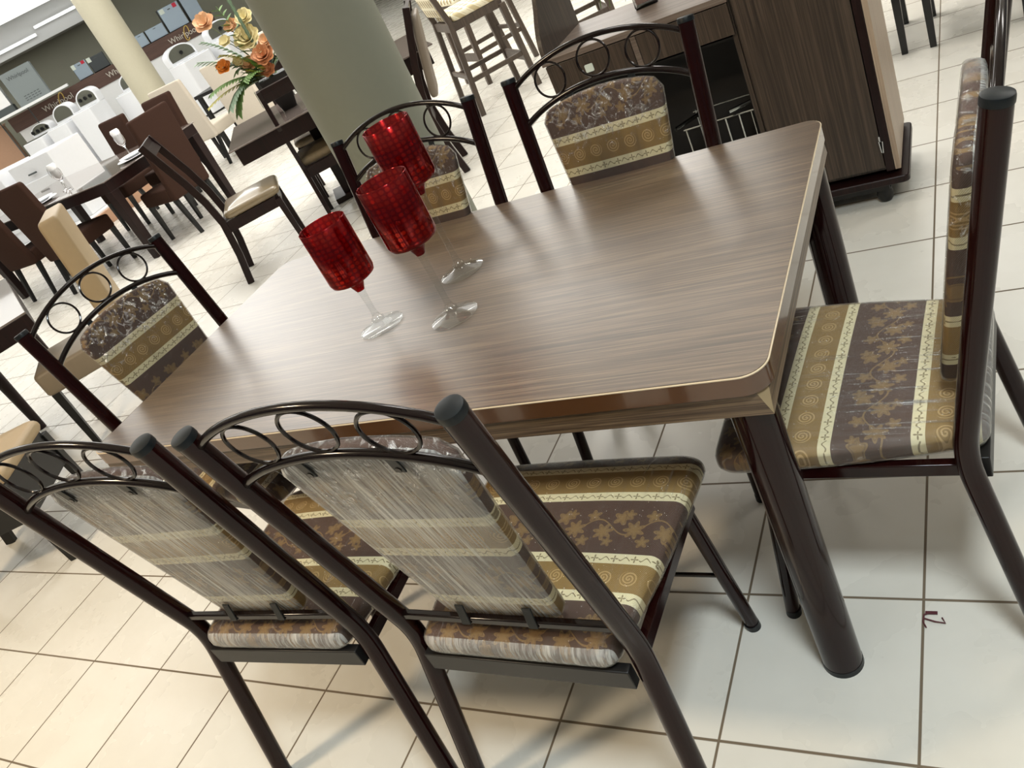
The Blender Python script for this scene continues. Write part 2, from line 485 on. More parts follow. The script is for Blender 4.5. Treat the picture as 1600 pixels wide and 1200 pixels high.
# ------------------------------------------------------------------ mesh helpers
def finish(name, bm, mat, parent=None, bevel=0.0, smooth=35, seg=2):
    me = bpy.data.meshes.new(name)
    bmesh.ops.recalc_face_normals(bm, faces=bm.faces)
    bm.to_mesh(me)
    bm.free()
    mats = mat if isinstance(mat, (list, tuple)) else [mat]
    for m in mats:
        me.materials.append(m)
    o = bpy.data.objects.new(name, me)
    C.objects.link(o)
    if parent:
        o.parent = parent
    if smooth:
        for p in me.polygons:
            p.use_smooth = True
        me.set_sharp_from_angle(angle=R(smooth))
    if bevel:
        b = o.modifiers.new('bevel', 'BEVEL')
        b.width = bevel
        b.segments = seg
        b.limit_method = 'ANGLE'
        b.angle_limit = R(40)
    return o


def box(bm, lo, hi, rot=None, piv=None, mi=0):
    vs = [Vector((a, b, c)) for a in (lo[0], hi[0]) for b in (lo[1], hi[1]) for c in (lo[2], hi[2])]
    if rot is not None:
        pv = Vector(piv) if piv is not None else (Vector(lo) + Vector(hi)) / 2
        vs = [rot @ (q - pv) + pv for q in vs]
    v = [bm.verts.new(q) for q in vs]
    for f in ((0, 1, 3, 2), (4, 6, 7, 5), (0, 4, 5, 1), (2, 3, 7, 6), (0, 2, 6, 4), (1, 5, 7, 3)):
        fc = bm.faces.new([v[i] for i in f])
        fc.material_index = mi


def bar(bm, p0, p1, w0, d0, w1=None, d1=None, up=(0, 0, 1), mi=0):
    """rectangular bar from p0 to p1 with cross-section sizes"""
    p0, p1 = Vector(p0), Vector(p1)
    w1 = w0 if w1 is None else w1
    d1 = d0 if d1 is None else d1
    t = (p1 - p0).normalized()
    upv = Vector(up)
    if abs(t.dot(upv)) > 0.95:
        upv = Vector((0, 1, 0))
    s = t.cross(upv).normalized()
    q = s.cross(t).normalized()
    v = []
    for p, ww, dd_ in ((p0, w0, d0), (p1, w1, d1)):
        for a, b in ((-1, -1), (1, -1), (1, 1), (-1, 1)):
            v.append(bm.verts.new(p + s * a * ww / 2 + q * b * dd_ / 2))
    for f in ((0, 3, 2, 1), (4, 5, 6, 7), (0, 1, 5, 4), (1, 2, 6, 5), (2, 3, 7, 6), (3, 0, 4, 7)):
        fc = bm.faces.new([v[i] for i in f])
        fc.material_index = mi


def tube(bm, pts, rad, n=16, closed=False, cap=True, flat=1.0):
    pts = [Vector(p) for p in pts]
    k = len(pts)
    rads = rad if isinstance(rad, (list, tuple)) else [rad] * k
    rings = []
    prev = None
    for i, p in enumerate(pts):
        if closed:
            t = (pts[(i + 1) % k] - pts[i - 1]).normalized()
        else:
            t = (pts[min(i + 1, k - 1)] - pts[max(i - 1, 0)]).normalized()
        if prev is None:
            a = Vector((0, 0, 1)) if abs(t.z) < 0.9 else Vector((0, 1, 0))
            nrm = (a - t * a.dot(t)).normalized()
        else:
            nrm = (prev - t * prev.dot(t)).normalized()
        prev = nrm
        bn = t.cross(nrm)
        rings.append([bm.verts.new(p + (nrm * math.cos(2 * PI * j / n) * flat + bn * math.sin(2 * PI * j / n)) * rads[i]) for j in range(n)])
    m = k if closed else k - 1
    for i in range(m):
        a, b = rings[i], rings[(i + 1) % k]
        for j in range(n):
            bm.faces.new((a[j], a[(j + 1) % n], b[(j + 1) % n], b[j]))
    if cap and not closed:
        bm.faces.new(list(reversed(rings[0])))
        bm.faces.new(rings[-1])


def arcpts(a, b, rise, n=18, d=Vector((0, 0, 1))):
    """circular-ish arc between a and b bulging by rise along d"""
    a, b = Vector(a), Vector(b)
    out = []
    for i in range(n + 1):
        t = i / n
        out.append(a.lerp(b, t) + d * rise * (1 - (2 * t - 1) ** 2) ** 0.85)
    return out


def bend(pts, rad=0.05, n=6):
    """round the inner corners of a polyline"""
    pts = [Vector(p) for p in pts]
    out = [pts[0]]
    for i in range(1, len(pts) - 1):
        p = pts[i]
        a = p + (pts[i - 1] - p).normalized() * rad
        b = p + (pts[i + 1] - p).normalized() * rad
        for k in range(n + 1):
            t = k / n
            out.append(a * (1 - t) ** 2 + p * 2 * t * (1 - t) + b * t * t)
    out.append(pts[-1])
    return out


def lathe(bm, prof, n=40, c=(0, 0, 0)):
    rings = []
    for r, z in prof:
        rings.append([bm.verts.new((c[0] + r * math.cos(2 * PI * j / n), c[1] + r * math.sin(2 * PI * j / n), c[2] + z)) for j in range(n)])
    for i in range(len(rings) - 1):
        a, b = rings[i], rings[i + 1]
        for j in range(n):
            bm.faces.new((a[j], a[(j + 1) % n], b[(j + 1) % n], b[j]))
    return rings


def rrect(x0, y0, x1, y1, r, n=6):
    out = []
    for cx, cy, a0 in ((x1 - r, y1 - r, 0), (x0 + r, y1 - r, 90), (x0 + r, y0 + r, 180), (x1 - r, y0 + r, 270)):
        for k in range(n + 1):
            a = R(a0 + 90 * k / n)
            out.append((cx + r * math.cos(a), cy + r * math.sin(a)))
    return out


def prism(bm, outline, z0, z1, mi=0, f=None):
    f = f or (lambda a, b, c: (a, b, c))
    lo = [bm.verts.new(f(x, y, z0)) for x, y in outline]
    hi = [bm.verts.new(f(x, y, z1)) for x, y in outline]
    n = len(outline)
    for i in range(n):
        fc = bm.faces.new((lo[i], lo[(i + 1) % n], hi[(i + 1) % n], hi[i]))
        fc.material_index = mi
    fc = bm.faces.new(list(reversed(lo)))
    fc.material_index = mi
    fc = bm.faces.new(hi)
    fc.material_index = mi


def cushion(outline, th, edge=0.02, dome=0.01, grow=0.0, f=None, n=5, inner=5):
    """a padded slab: outline (x,y), thickness th, rounded edge, slightly domed on top; f maps local to object space"""
    f = f or (lambda a, b, c: (a, b, c))
    cx = sum(p[0] for p in outline) / len(outline)
    cy = sum(p[1] for p in outline) / len(outline)
    hw = max(abs(p[0] - cx) for p in outline)
    hh = max(abs(p[1] - cy) for p in outline)
    bm = bmesh.new()
    levels = []   # inset, z
    levels.append((edge * 0.9, -grow))
    levels.append((edge * 0.3 - grow, edge * 0.25 - grow))
    levels.append((-grow, edge * 0.8))
    for k in range(n + 1):
        a = PI / 2 * k / n
        levels.append((edge * (1 - math.cos(a)) - grow, th - edge + edge * math.sin(a) + grow))
    rings = []
    for ins, z in levels:
        rings.append([bm.verts.new(f(cx + (x - cx) * (1 - ins / hw), cy + (y - cy) * (1 - ins / hh), z)) for x, y in outline])
    base = levels[-1]
    for k in range(1, inner + 1):
        t = k / (inner + 1)
        sc = 1 - t
        z = base[1] + dome * (1 - sc * sc)
        rings.append([bm.verts.new(f(cx + (x - cx) * (1 - base[0] / hw) * sc, cy + (y - cy) * (1 - base[0] / hh) * sc, z)) for x, y in outline])
    m = len(outline)
    for i in range(len(rings) - 1):
        a, b = rings[i], rings[i + 1]
        for j in range(m):
            bm.faces.new((a[j], a[(j + 1) % m], b[(j + 1) % m], b[j]))
    bm.faces.new(list(reversed(rings[0])))
    bm.faces.new(rings[-1])
    return bm


def tag(o, label, cat, group=None):
    o['label'] = label
    o['category'] = cat
    if group:
        o['group'] = group
    return o


def thing(name, label, cat, loc=(0, 0, 0), rotz=0.0, group=None):
    o = bpy.data.objects.new(name, None)
    o.empty_display_size = 0.1
    C.objects.link(o)
    o.location = loc
    o.rotation_euler = (0, 0, rotz)
    return tag(o, label, cat, group)


def struct(name, bm, mat, **kw):
    o = finish(name, bm, mat, **kw)
    o['kind'] = 'structure'
    return o


def text_mesh(name, s, size, depth, mat, parent, loc, rot, shear=0.0):
    cu = bpy.data.curves.new(name, 'FONT')
    cu.body = s
    cu.size = size
    cu.extrude = depth
    cu.align_x = 'CENTER'
    cu.align_y = 'CENTER'
    cu.shear = shear
    tmp = bpy.data.objects.new(name + '_tmp', cu)
    C.objects.link(tmp)
    dg = bpy.context.evaluated_depsgraph_get()
    me = bpy.data.meshes.new_from_object(tmp.evaluated_get(dg))
    bpy.data.objects.remove(tmp)
    me.materials.clear()
    me.materials.append(mat)
    o = bpy.data.objects.new(name, me)
    C.objects.link(o)
    o.parent = parent
    o.location = loc
    o.rotation_euler = rot
    return o


# ------------------------------------------------------------------ room shell
bm = bmesh.new()
box(bm, (-32, -8, -0.05), (9, 30, 0))
struct('floor', bm, M['floor'], smooth=0)
bm = bmesh.new()
box(bm, (-32, -8, CZ), (9, 30, CZ + 0.05))
struct('ceiling', bm, M['ceiling'], smooth=0)
WA = R(50)
WT = Vector((math.cos(WA), math.sin(WA), 0))
WN = Vector((math.sin(WA), -math.cos(WA), 0))


def at(s, D, z=0.0):
    p = CAM - WN * D + WT * s
    return (p.x, p.y, z)


bm = bmesh.new()
box(bm, (-12, 0, 0), (14, 0.15, CZ))
o = struct('wall_back', bm, M['wall'], smooth=0)
o.location = at(0, 22.0)
o.rotation_euler = (0, 0, WA)
bm = bmesh.new()
box(bm, (-9, -0.9, 2.42), (0.62, 0, CZ))
o = struct('trim_1', bm, M['soffit'], smooth=0, bevel=0.01)
o.location = at(0, 21.95)
o.rotation_euler = (0, 0, WA)
g = G('ceiling_glow')
g.set(col=(0.9, 0.9, 0.9), rough=0.5, emit=(1.0, 1.0, 0.97), estr=1.15)  # emission added so the far ceiling comes out bright white
M['glow_sheet'] = g.m
t = thing('added_ceiling_glow', 'added glowing sheet that whitens the ceiling at the upper left', 'ceiling light', at(0, 15.0, CZ - 0.03), WA)
bm = bmesh.new()
box(bm, (-7.0, -4.0, 0.0), (1.2, 5.6, 0.025))
finish('glow_sheet', bm, M['glow_sheet'], t, smooth=0)
g = G('lit_tube')
g.set(col=(0.9, 0.9, 0.9), rough=0.5, emit=(0.97, 1.0, 1.0), estr=4.0)
M['lit_tube'] = g.m
for (s0, s1, z_, lb) in ((-1.75, -0.62, 2.58, 'fluorescent tube on the soffit, left one'), (-0.55, 0.38, 2.70, 'fluorescent tube on the soffit, ending at the distant column')):
    t = thing('fluorescent_tube', lb, 'ceiling light', at(0, 20.98, 0), WA, 'tubes on the soffit')
    bm = bmesh.new()
    tube(bm, [(s0, 0, z_), (s1, 0, z_)], 0.018, 10)
    finish('tube', bm, M['lit_tube'], t)
    bm = bmesh.new()
    box(bm, (s0 - 0.02, 0.012, z_ - 0.03), (s1 + 0.02, 0.028, z_ + 0.03))
    finish('batten', bm, M['white_plain'], t, smooth=0)
# columns
bm = bmesh.new()
lathe(bm, [(0.25, 0), (0.25, CZ)], 64)
o = finish('round_column', bm, M['column'], smooth=60)
AZ1 = R(-37.05)
o.location = (CAM.x + math.sin(AZ1) * 4.15, CAM.y + math.cos(AZ1) * 4.15, 0)
tag(o, 'wide round grey-green column just behind the red goblets', 'column')
bm = bmesh.new()
lathe(bm, [(0.25, 0), (0.25, CZ)], 48)
o = finish('round_column', bm, M['column_far'], smooth=60)
AZ2 = R(-48.1)
o.location = (CAM.x + math.sin(AZ2) * 15.2, CAM.y + math.cos(AZ2) * 15.2, 0)
tag(o, 'distant beige round column in front of the appliance ledge', 'column')

# ------------------------------------------------------------------ main table
TL, TW, TH = 1.7136, 0.9239, 0.77
table = thing('dining_table', 'wood-grain dining table with thick brown edge and burgundy legs, holding three red goblets', 'table')
bm = bmesh.new()
out = rrect(-TL / 2 + 0.002, -TW / 2 + 0.002, TL / 2 - 0.002, TW / 2 - 0.002, 0.043, 8)
prism(bm, out, TH - 0.004, TH)
finish('tabletop', bm, M['tabletop'], table, smooth=30)
bm = bmesh.new()
out = rrect(-TL / 2, -TW / 2, TL / 2, TW / 2, 0.045, 8)
prism(bm, out, TH - 0.037, TH - 0.0035)
o = finish('edge_band', bm, M['edge'], table, smooth=30)
o['label'] = 'glossy brown plastic edge band'
bm = bmesh.new()
ring = rrect(-TL / 2 + 0.0008, -TW / 2 + 0.0008, TL / 2 - 0.0008, TW / 2 - 0.0008, 0.044, 8)
tube(bm, [(x, y, TH - 0.0022) for x, y in ring], 0.0017, 6, closed=True)
finish('edge_bead', bm, M['edge_line'], table)
ap = 0.008
hx, hy = TL / 2 - ap, TW / 2 - ap
cc = 0.017
ZA0, ZA1 = TH - 0.083, TH - 0.0375


def apron(a0, a1, b_out, b_in, along_x, mt):
    """a board whose ends are cut back towards the top"""
    bm = bmesh.new()
    def pt(a, b, z):
        return bm.verts.new((a, b, z) if along_x else (b, a, z))
    o = [pt(a0, b_out, ZA0), pt(a1, b_out, ZA0), pt(a1 - cc, b_out, ZA1), pt(a0 + cc, b_out, ZA1)]
    n_ = [pt(a0 + 0.019, b_in, ZA0), pt(a1 - 0.019, b_in, ZA0), pt(a1 - cc - 0.001, b_in, ZA1), pt(a0 + cc + 0.001, b_in, ZA1)]
    bm.faces.new(o)
    bm.faces.new(list(reversed(n_)))
    for k in range(4):
        bm.faces.new((o[k], n_[k], n_[(k + 1) % 4], o[(k + 1) % 4]))
    finish('apron_board', bm, M[mt], table, smooth=0)


apron(-hx, hx, -hy, -hy + 0.019, True, 'table_apron')
apron(-hx, hx, hy, hy - 0.019, True, 'table_apron')
apron(-hy, hy, -hx, -hx + 0.019, False, 'table_apron_y')
apron(-hy, hy, hx, hx - 0.019, False, 'table_apron_y')
for sx in (-1, 1):
    for sy in (-1, 1):
        bm = bmesh.new()
        v3 = [bm.verts.new(q) for q in ((sx * (hx - cc - 0.0005), sy * hy, ZA1), (sx * hx, sy * (hy - cc - 0.0005), ZA1), (sx * hx, sy * hy, ZA0 + 0.001), (sx * (hx - 0.019), sy * (hy - 0.019), ZA1))]
        for f3 in ((0, 1, 2), (0, 3, 1), (1, 3, 2), (0, 2, 3)):
            bm.faces.new([v3[k] for k in f3])
        finish('corner_block', bm, M['facet'], table, smooth=0)
        bm = bmesh.new()
        lx, ly = sx * (TL / 2 - 0.052), sy * (TW / 2 - 0.05)
        tube(bm, [(lx, ly, 0.006), (lx, ly, TH - 0.0376)], 0.0385, 32)
        lg = finish('leg', bm, M['tube'], table)
        bm = bmesh.new()
        tube(bm, [(lx, ly, 0.0), (lx, ly, 0.014)], 0.0392, 32)
        o = finish('rubber_foot', bm, M['cap'], lg)

# ------------------------------------------------------------------ goblets
def goblet(loc, stem, label):
    H0 = 0.012
    t = thing('candle_goblet', label, 'goblet', loc, 0, 'red glass goblets on the table')
    zc = stem             # start of cup floor
    # clear foot and stem
    bm = bmesh.new()
    prof = [(0.0001, 0.0), (0.052, 0.0), (0.0555, 0.0012), (0.0560, 0.0026), (0.052, 0.0042), (0.035, 0.0080), (0.020, 0.0125), (0.0135, 0.0165), (0.0150, 0.0205), (0.0165, 0.0235),
            (0.0150, 0.0265), (0.0105, 0.030), (0.0078, 0.040), (0.0070, 0.055)]
    k = max(1, int((zc - 0.08) / 0.03))
    for i in range(k):
        prof.append((0.0070 + 0.0016 * (i + 1) / k, 0.055 + (zc - 0.022 - 0.055) * (i + 1) / k))
    prof += [(0.0105, zc - 0.012), (0.0001, zc - 0.011)]
    lathe(bm, prof, 40)
    bmesh.ops.remove_doubles(bm, verts=bm.verts, dist=0.0003)
    finish('foot_and_stem', bm, M['clear_glass'], t, smooth=60)
    # red cup, a thin wall
    bm = bmesh.new()
    ch = 0.175
    prof = [(0.0001, 0.0), (0.010, 0.0), (0.0125, 0.006), (0.018, 0.018), (0.026, 0.0265), (0.044, 0.0300), (0.0530, 0.0345), (0.0562, 0.044), (0.0563, ch), (0.0553, ch + 0.0008), (0.0545, ch), (0.0542, 0.046), (0.0510, 0.038), (0.043, 0.0345), (0.0001, 0.033)]
    prof = [(r, z) for r, z in prof]
    lathe(bm, prof, 56)
    bmesh.ops.remove_doubles(bm, verts=bm.verts, dist=0.0003)
    o = finish('cup', bm, M['red_glass'], t, smooth=60)
    o.location = (0, 0, zc - 0.012)
    o['label'] = 'red dotted glass cup'
    return t


goblet((-0.0977, -0.0957, TH + 0.0006), 0.115, 'shortest red dotted glass goblet, leftmost of the three, on a short clear stem')
goblet((0.1264, -0.1177, TH + 0.0006), 0.175, 'red dotted glass goblet nearest the viewer, the middle-height one of the three')
goblet((0.0442, 0.0943, TH + 0.0006), 0.227, 'tallest red dotted glass goblet, standing behind the other two')

# ------------------------------------------------------------------ metal dining chairs
AT, AB, ZT, YT, ZB, YR, AR, TU, TLW, TC, YF, AF = 0.243, 0.226, 1.051, 0.112, 0.456, 0.084, 0.262, 0.949, 0.787, 0.111, 0.383, 0.222


def metal_chair(label, loc, deg, seat_fab='fab_seat', seat_film='seat_film', back_fab='fab_back', brace=False, front=0.425):
    t = thing('dining_chair', label, 'chair', (loc[0], loc[1], 0), R(deg), 'burgundy metal chairs around the dining table')

    def post(s, u):
        B = Vector((s * AB, 0, ZB))
        T = Vector((s * AT, -YT, ZT))
        return B.lerp(T, u)
    for s in (-1, 1):
        bm = bmesh.new()
        pts = bend([post(s, 1.0), (s * AB, 0, ZB), (s * AR, -YR, 0.008)], 0.055, 8)
        tube(bm, pts, 0.0192, 24)
        p = finish('back_post', bm, M['tube'], t)
        bm = bmesh.new()
        d = (post(s, 1.0) - post(s, 0.9)).normalized()
        e = post(s, 1.0)
        tube(bm, [e - d * 0.006, e + d * 0.002, e + d * 0.0055, e + d * 0.0065], [0.0201, 0.0201, 0.0192, 0.0165], 24)
        finish('post_cap', bm, M['cap'], p)
        bm = bmesh.new()
        tube(bm, [(s * AR, -YR - 0.0004, 0.0), (s * (AR - 0.0006), -YR + 0.001, 0.016)], 0.0200, 24)
        finish('rubber_foot', bm, M['cap'], p)
        bm = bmesh.new()
        tube(bm, [(s * 0.205, YF - 0.045, 0.425), (s * AF, YF, 0.012)], 0.0150, 20)
        lg = finish('front_leg', bm, M['tube'], t)
        bm = bmesh.new()
        tube(bm, [(s * AF, YF, 0.0), (s * (AF - 0.0006), YF - 0.002, 0.018)], 0.0162, 20)
        finish('rubber_foot', bm, M['cap'], lg)
    # arched bars
    lean = (Vector((0, -YT, ZT - ZB))).normalized()
    up_a = arcpts(post(-1, TU), post(1, TU), 0.068, 24, lean)
    bm = bmesh.new()
    tube(bm, up_a, 0.0070, 12)
    finish('top_arch_bar', bm, M['tube_dark'], t)
    lo_a = arcpts(post(-1, TLW), post(1, TLW), 0.066, 24, lean)
    bm = bmesh.new()
    tube(bm, lo_a, 0.0078, 12)
    finish('lower_arch_bar', bm, M['tube_dark'], t)
    for rx in (-0.128, 0.0, 0.128):
        tt = (rx + AT) / (2 * AT)
        i = tt * 24
        k = int(i)
        pa = up_a[k].lerp(up_a[min(k + 1, 24)], i - k)
        pb = lo_a[k].lerp(lo_a[min(k + 1, 24)], i - k)
        c = (pa + pb) / 2
        rr = (pa - pb).length / 2 - 0.0075
        bm = bmesh.new()
        tube(bm, [c + Vector((math.cos(a) * rr, 0, 0)) + lean * math.sin(a) * rr for a in [2 * PI * j / 40 for j in range(40)]], 0.0031, 8, closed=True)
        finish('ring', bm, M['tube_dark'], t)
    # cross bar under the backrest
    bm = bmesh.new()
    a, b = post(-1, TC), post(1, TC)
    bar(bm, a, b, 0.014, 0.016)
    finish('cross_bar', bm, M['tube_dark'], t, bevel=0.003)
    # back cushion, in (x, u) along the lean, offset forward
    zt = [(p.x, (p - Vector((0, 0, ZB))).dot(lean)) for p in lo_a]

    def arch_u(x):
        i = (x + AT) / (2 * AT) * 24
        k = max(0, min(23, int(i)))
        return zt[k][1] + (zt[k + 1][1] - zt[k][1]) * (i - k)
    outl = []
    ub = 0.055
    wt, wb = 0.160, 0.115
    N = 20
    for i in range(N + 1):
        x = wt - 2 * wt * i / N
        e = abs(x) / wt
        drop = 0.0 if e < 0.86 else ((e - 0.86) / 0.14) ** 2 * 0.022
        outl.append((x, arch_u(x) - 0.013 - drop))
    top_l = outl[-1]
    for i in range(1, 9):
        f = i / 9
        outl.append((-wt + (wt - wb) * f, top_l[1] + (ub + 0.02 - top_l[1]) * f))
    for i in range(0, 5):
        a = R(180 + 90 * i / 4)
        outl.append((-wb + 0.02 + 0.02 * math.cos(a), ub + 0.02 + 0.02 * math.sin(a)))
    for i in range(0, 5):
        a = R(270 + 90 * i / 4)
        outl.append((wb - 0.02 + 0.02 * math.cos(a), ub + 0.02 + 0.02 * math.sin(a)))
    for i in range(1, 9):
        f = i / 9
        outl.append((wb + (wt - wb) * f, ub + 0.02 + (outl[0][1] - ub - 0.02) * f))
    fn = Vector((0, lean.z, -lean.y))      # forward normal
    base = Vector((0, 0, ZB))

    def mp(x, u_, th):
        uu = (u_ - 0.28) / 0.2
        p = base + Vector((x, 0, 0)) + lean * u_ + fn * (0.010 + th + 0.15 * x * x)
        return tuple(p)
    bm = cushion(outl, 0.031, 0.013, 0.006, 0, mp)
    bc = finish('backrest', bm, M[back_fab], t, smooth=50)
    bm = cushion(outl, 0.031, 0.013, 0.006, 0.0022, mp)
    o = finish('plastic_wrap', bm, M['back_film'], bc, smooth=60)
    # brackets
    for sx in (-0.085, 0.085):
        u0 = arch_u(sx)
        bm = bmesh.new()
        pa = base + Vector((sx, 0, 0)) + lean * (u0 - 0.004) + fn * 0.004
        pb = base + Vector((sx * 0.97, 0, 0)) + lean * (u0 - 0.048) + fn * 0.0055
        bar(bm, pa, pb, 0.018, 0.003, up=fn)
        o = finish('bracket', bm, M['cap'], t, bevel=0.001)
        bm = bmesh.new()
        tube(bm, [pb + lean * 0.007 - fn * 0.003, pb + lean * 0.007 + fn * 0.001], 0.005, 10)
        finish('screw', bm, M['tube_dark'], o)
        bm = bmesh.new()
        pa = base + Vector((sx * 0.8, 0, 0)) + lean * 0.064 - fn * 0.010
        pb = base + Vector((sx * 0.8, 0, 0)) + lean * 0.104 + fn * 0.0055
        bar(bm, pa, pb, 0.018, 0.003, up=fn)
        o = finish('bracket', bm, M['cap'], t, bevel=0.001)
        bm = bmesh.new()
        tube(bm, [pb - lean * 0.007 - fn * 0.003, pb - lean * 0.007 + fn * 0.001], 0.005, 10)
        finish('screw', bm, M['tube_dark'], o)
    # seat frame
    for s in (-1, 1):
        bm = bmesh.new()
        bar(bm, (s * 0.213, -0.004, 0.418), (s * 0.217, YF - 0.035, 0.418), 0.018, 0.026)
        finish('side_rail', bm, M['tube'], t, bevel=0.002)
    bm = bmesh.new()
    bar(bm, (-0.208, -0.024, 0.410), (0.208, -0.024, 0.410), 0.020, 0.044)
    finish('rear_rail', bm, M['rail'], t, bevel=0.002)
    bm = bmesh.new()
    bar(bm, (-0.205, YF - 0.035, 0.418), (0.205, YF - 0.035, 0.418), 0.018, 0.026)
    finish('front_rail', bm, M['tube'], t, bevel=0.002)
    if brace:
        bm = bmesh.new()
        tube(bm, [(-0.2155, YF - 0.018, 0.19), (0.2155, YF - 0.018, 0.19)], 0.005, 8)
        finish('stretcher', bm, M['tube_dark'], t)
    # seat cushion
    outl = []
    for cx, cy, rr, a0 in ((0.243 - 0.05, front - 0.05, 0.05, 0), (-0.243 + 0.05, front - 0.05, 0.05, 90), (-0.196 + 0.03, -0.035 + 0.03, 0.03, 180), (0.196 - 0.03, -0.035 + 0.03, 0.03, 270)):
        for k in range(7):
            a = R(a0 + 90 * k / 6)
            px, py = cx + rr * math.cos(a), cy + rr * math.sin(a)
            outl.append((px, py + (0.012 * (1 - (px / 0.24) ** 2) if py > 0.3 else 0)))
        # intermediate points along the sides
        if a0 == 0:
            for k in range(1, 6):
                x = 0.193 - 0.386 * k / 6
                outl.append((x, front + 0.012 * (1 - (x / 0.24) ** 2)))
        if a0 == 90:
            for k in range(1, 5):
                f = k / 5
                outl.append((-0.243 + 0.047 * f - 0.008 * math.sin(PI * f), 0.375 - 0.38 * f))
        if a0 == 270:
            for k in range(1, 5):
                f = k / 5
                outl.append((0.196 + 0.047 * f + 0.008 * math.sin(PI * f), -0.005 + 0.38 * f))
    ms = lambda a, b, c: (a, b, 0.434 + c - 0.030 * max(0, (b - 0.36) / 0.065) ** 2 * 0.5)
    bm = cushion(outl, 0.046, 0.020, 0.008, 0, ms)
    sc = finish('seat', bm, M[seat_fab], t, smooth=60)
    bm = cushion(outl, 0.046, 0.020, 0.008, 0.002, ms)
    finish('plastic_wrap', bm, M[seat_film], sc, smooth=60)
    return t


metal_chair('film-wrapped striped metal chair at the near side of the table, right-hand one of the two', (0.385, -0.716), -1.1, brace=True, front=0.447)
metal_chair('film-wrapped striped metal chair at the near side of the table, left-hand one of the two', (-0.201, -0.729), 2.9, brace=True, front=0.447)
metal_chair('film-wrapped striped metal chair at the right end of the table, seen side-on', (1.091, -0.099), 86.7, 'fab_seat_c', 'seat_film_wrinkled', 'fab_back_raised')
metal_chair('striped metal chair at the far side of the table, before the brown kitchen cabinet', (0.364, 0.433), 179.0, back_fab='fab_back_raised')
metal_chair('metal chair at the far side of the table, half hidden behind the red goblets', (-0.245, 0.428), 177.7, back_fab='fab_back_raised')
metal_chair('striped metal chair at the left end of the table, by its short side', (-0.932, -0.050), -98.6, back_fab='fab_back_raised')

# ------------------------------------------------------------------ kitchen cabinet behind the table
CY0, CY1 = 1.461, 1.868
XL, XR = -0.20, 0.886
cab = thing('kitchen_cabinet', 'brown wood-grain kitchen cabinet with open black niche and tall door, behind the table', 'cabinet', (0, 0, 0))
bm = bmesh.new()
box(bm, (XL, CY0 + 0.012, 0.11), (0.486, CY1, 0.13))
box(bm, (XL, CY0 + 0.012, 0.13), (XL + 0.018, CY1, 0.845))
box(bm, (0.470, CY0 + 0.012, 0.13), (0.486, CY1, 0.845))
finish('left_carcass', bm, M['cabinet'], cab, bevel=0.001, smooth=0)
bm = bmesh.new()
box(bm, (XL + 0.018, CY1 - 0.02, 0.13), (0.470, CY1 - 0.004, 0.845))
box(bm, (XL + 0.018, CY0 + 0.016, 0.722), (0.470, CY1 - 0.02, 0.728))
box(bm, (XL + 0.0182, CY0 + 0.02, 0.1302), (0.4698, CY1 - 0.021, 0.134))
box(bm, (0.466, CY0 + 0.02, 0.134), (0.4698, CY1 - 0.021, 0.72))
box(bm, (XL + 0.0182, CY0 + 0.02, 0.134), (XL + 0.022, CY1 - 0.021, 0.72))
finish('niche_lining', bm, M['cabinet_in'], cab, smooth=0)
bm = bmesh.new()
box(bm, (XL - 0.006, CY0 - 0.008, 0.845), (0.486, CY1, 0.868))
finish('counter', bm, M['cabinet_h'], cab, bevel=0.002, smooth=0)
for x0, x1 in ((XL + 0.003, 0.135), (0.160, 0.482)):
    bm = bmesh.new()
    box(bm, (x0, CY0 - 0.004, 0.738), (x1, CY0 + 0.012, 0.841))
    o = finish('flap_front', bm, M['cabinet'], cab, bevel=0.001, smooth=0)
bm = bmesh.new()
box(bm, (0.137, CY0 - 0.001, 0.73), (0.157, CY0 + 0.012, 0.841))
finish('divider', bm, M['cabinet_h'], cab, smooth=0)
bm = bmesh.new()
prism(bm, rrect(-0.052, 0.777, -0.020, 0.805, 0.004, 3), 0, 0.003, f=lambda a, b, c: (a, CY0 - 0.0045 - c, b))
finish('sticker', bm, M['paper'], cab, smooth=0)
# curved left side panel above the counter
bm = bmesh.new()
pr = [(CY1, 0.868), (CY1, 1.75), (1.62, 1.75), (1.60, 1.55), (1.592, 1.30), (1.588, 1.15), (1.575, 1.06), (1.545, 1.02), (1.512, 0.985), (1.483, 0.945), (1.468, 0.91), (1.463, 0.868)]
prism(bm, pr, XL - 0.001, XL + 0.017, f=lambda a, b, c: (c, a, b))
finish('curved_side_panel', bm, M['cabinet'], cab, smooth=30, bevel=0.001)
# tall right section
TZ = 1.95
bm = bmesh.new()
box(bm, (0.488, CY0 + 0.014, 0.13), (0.504, CY1, TZ))
box(bm, (0.504, CY1 - 0.018, 0.13), (0.868, CY1, TZ))
box(bm, (0.504, CY0 + 0.014, 0.13), (0.868, CY1 - 0.018, 0.146))
box(bm, (0.504, CY0 + 0.014, TZ - 0.016), (0.868, CY1 - 0.018, TZ))
finish('tall_carcass', bm, M['cabinet'], cab, bevel=0.001, smooth=0)
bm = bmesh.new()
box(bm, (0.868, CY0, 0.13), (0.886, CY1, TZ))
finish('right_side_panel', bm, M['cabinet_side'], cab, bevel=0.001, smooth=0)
bm = bmesh.new()
box(bm, (0.496, CY0 - 0.003, 0.145), (0.838, CY0 + 0.012, TZ - 0.01))
dr = finish('door', bm, M['cabinet'], cab, bevel=0.0015, smooth=0)
bm = bmesh.new()
box(bm, (0.841, CY0 - 0.003, 0.13), (0.867, CY0 + 0.013, TZ))
finish('door_frame', bm, M['dark_wood'], cab, bevel=0.001, smooth=0)
bm = bmesh.new()
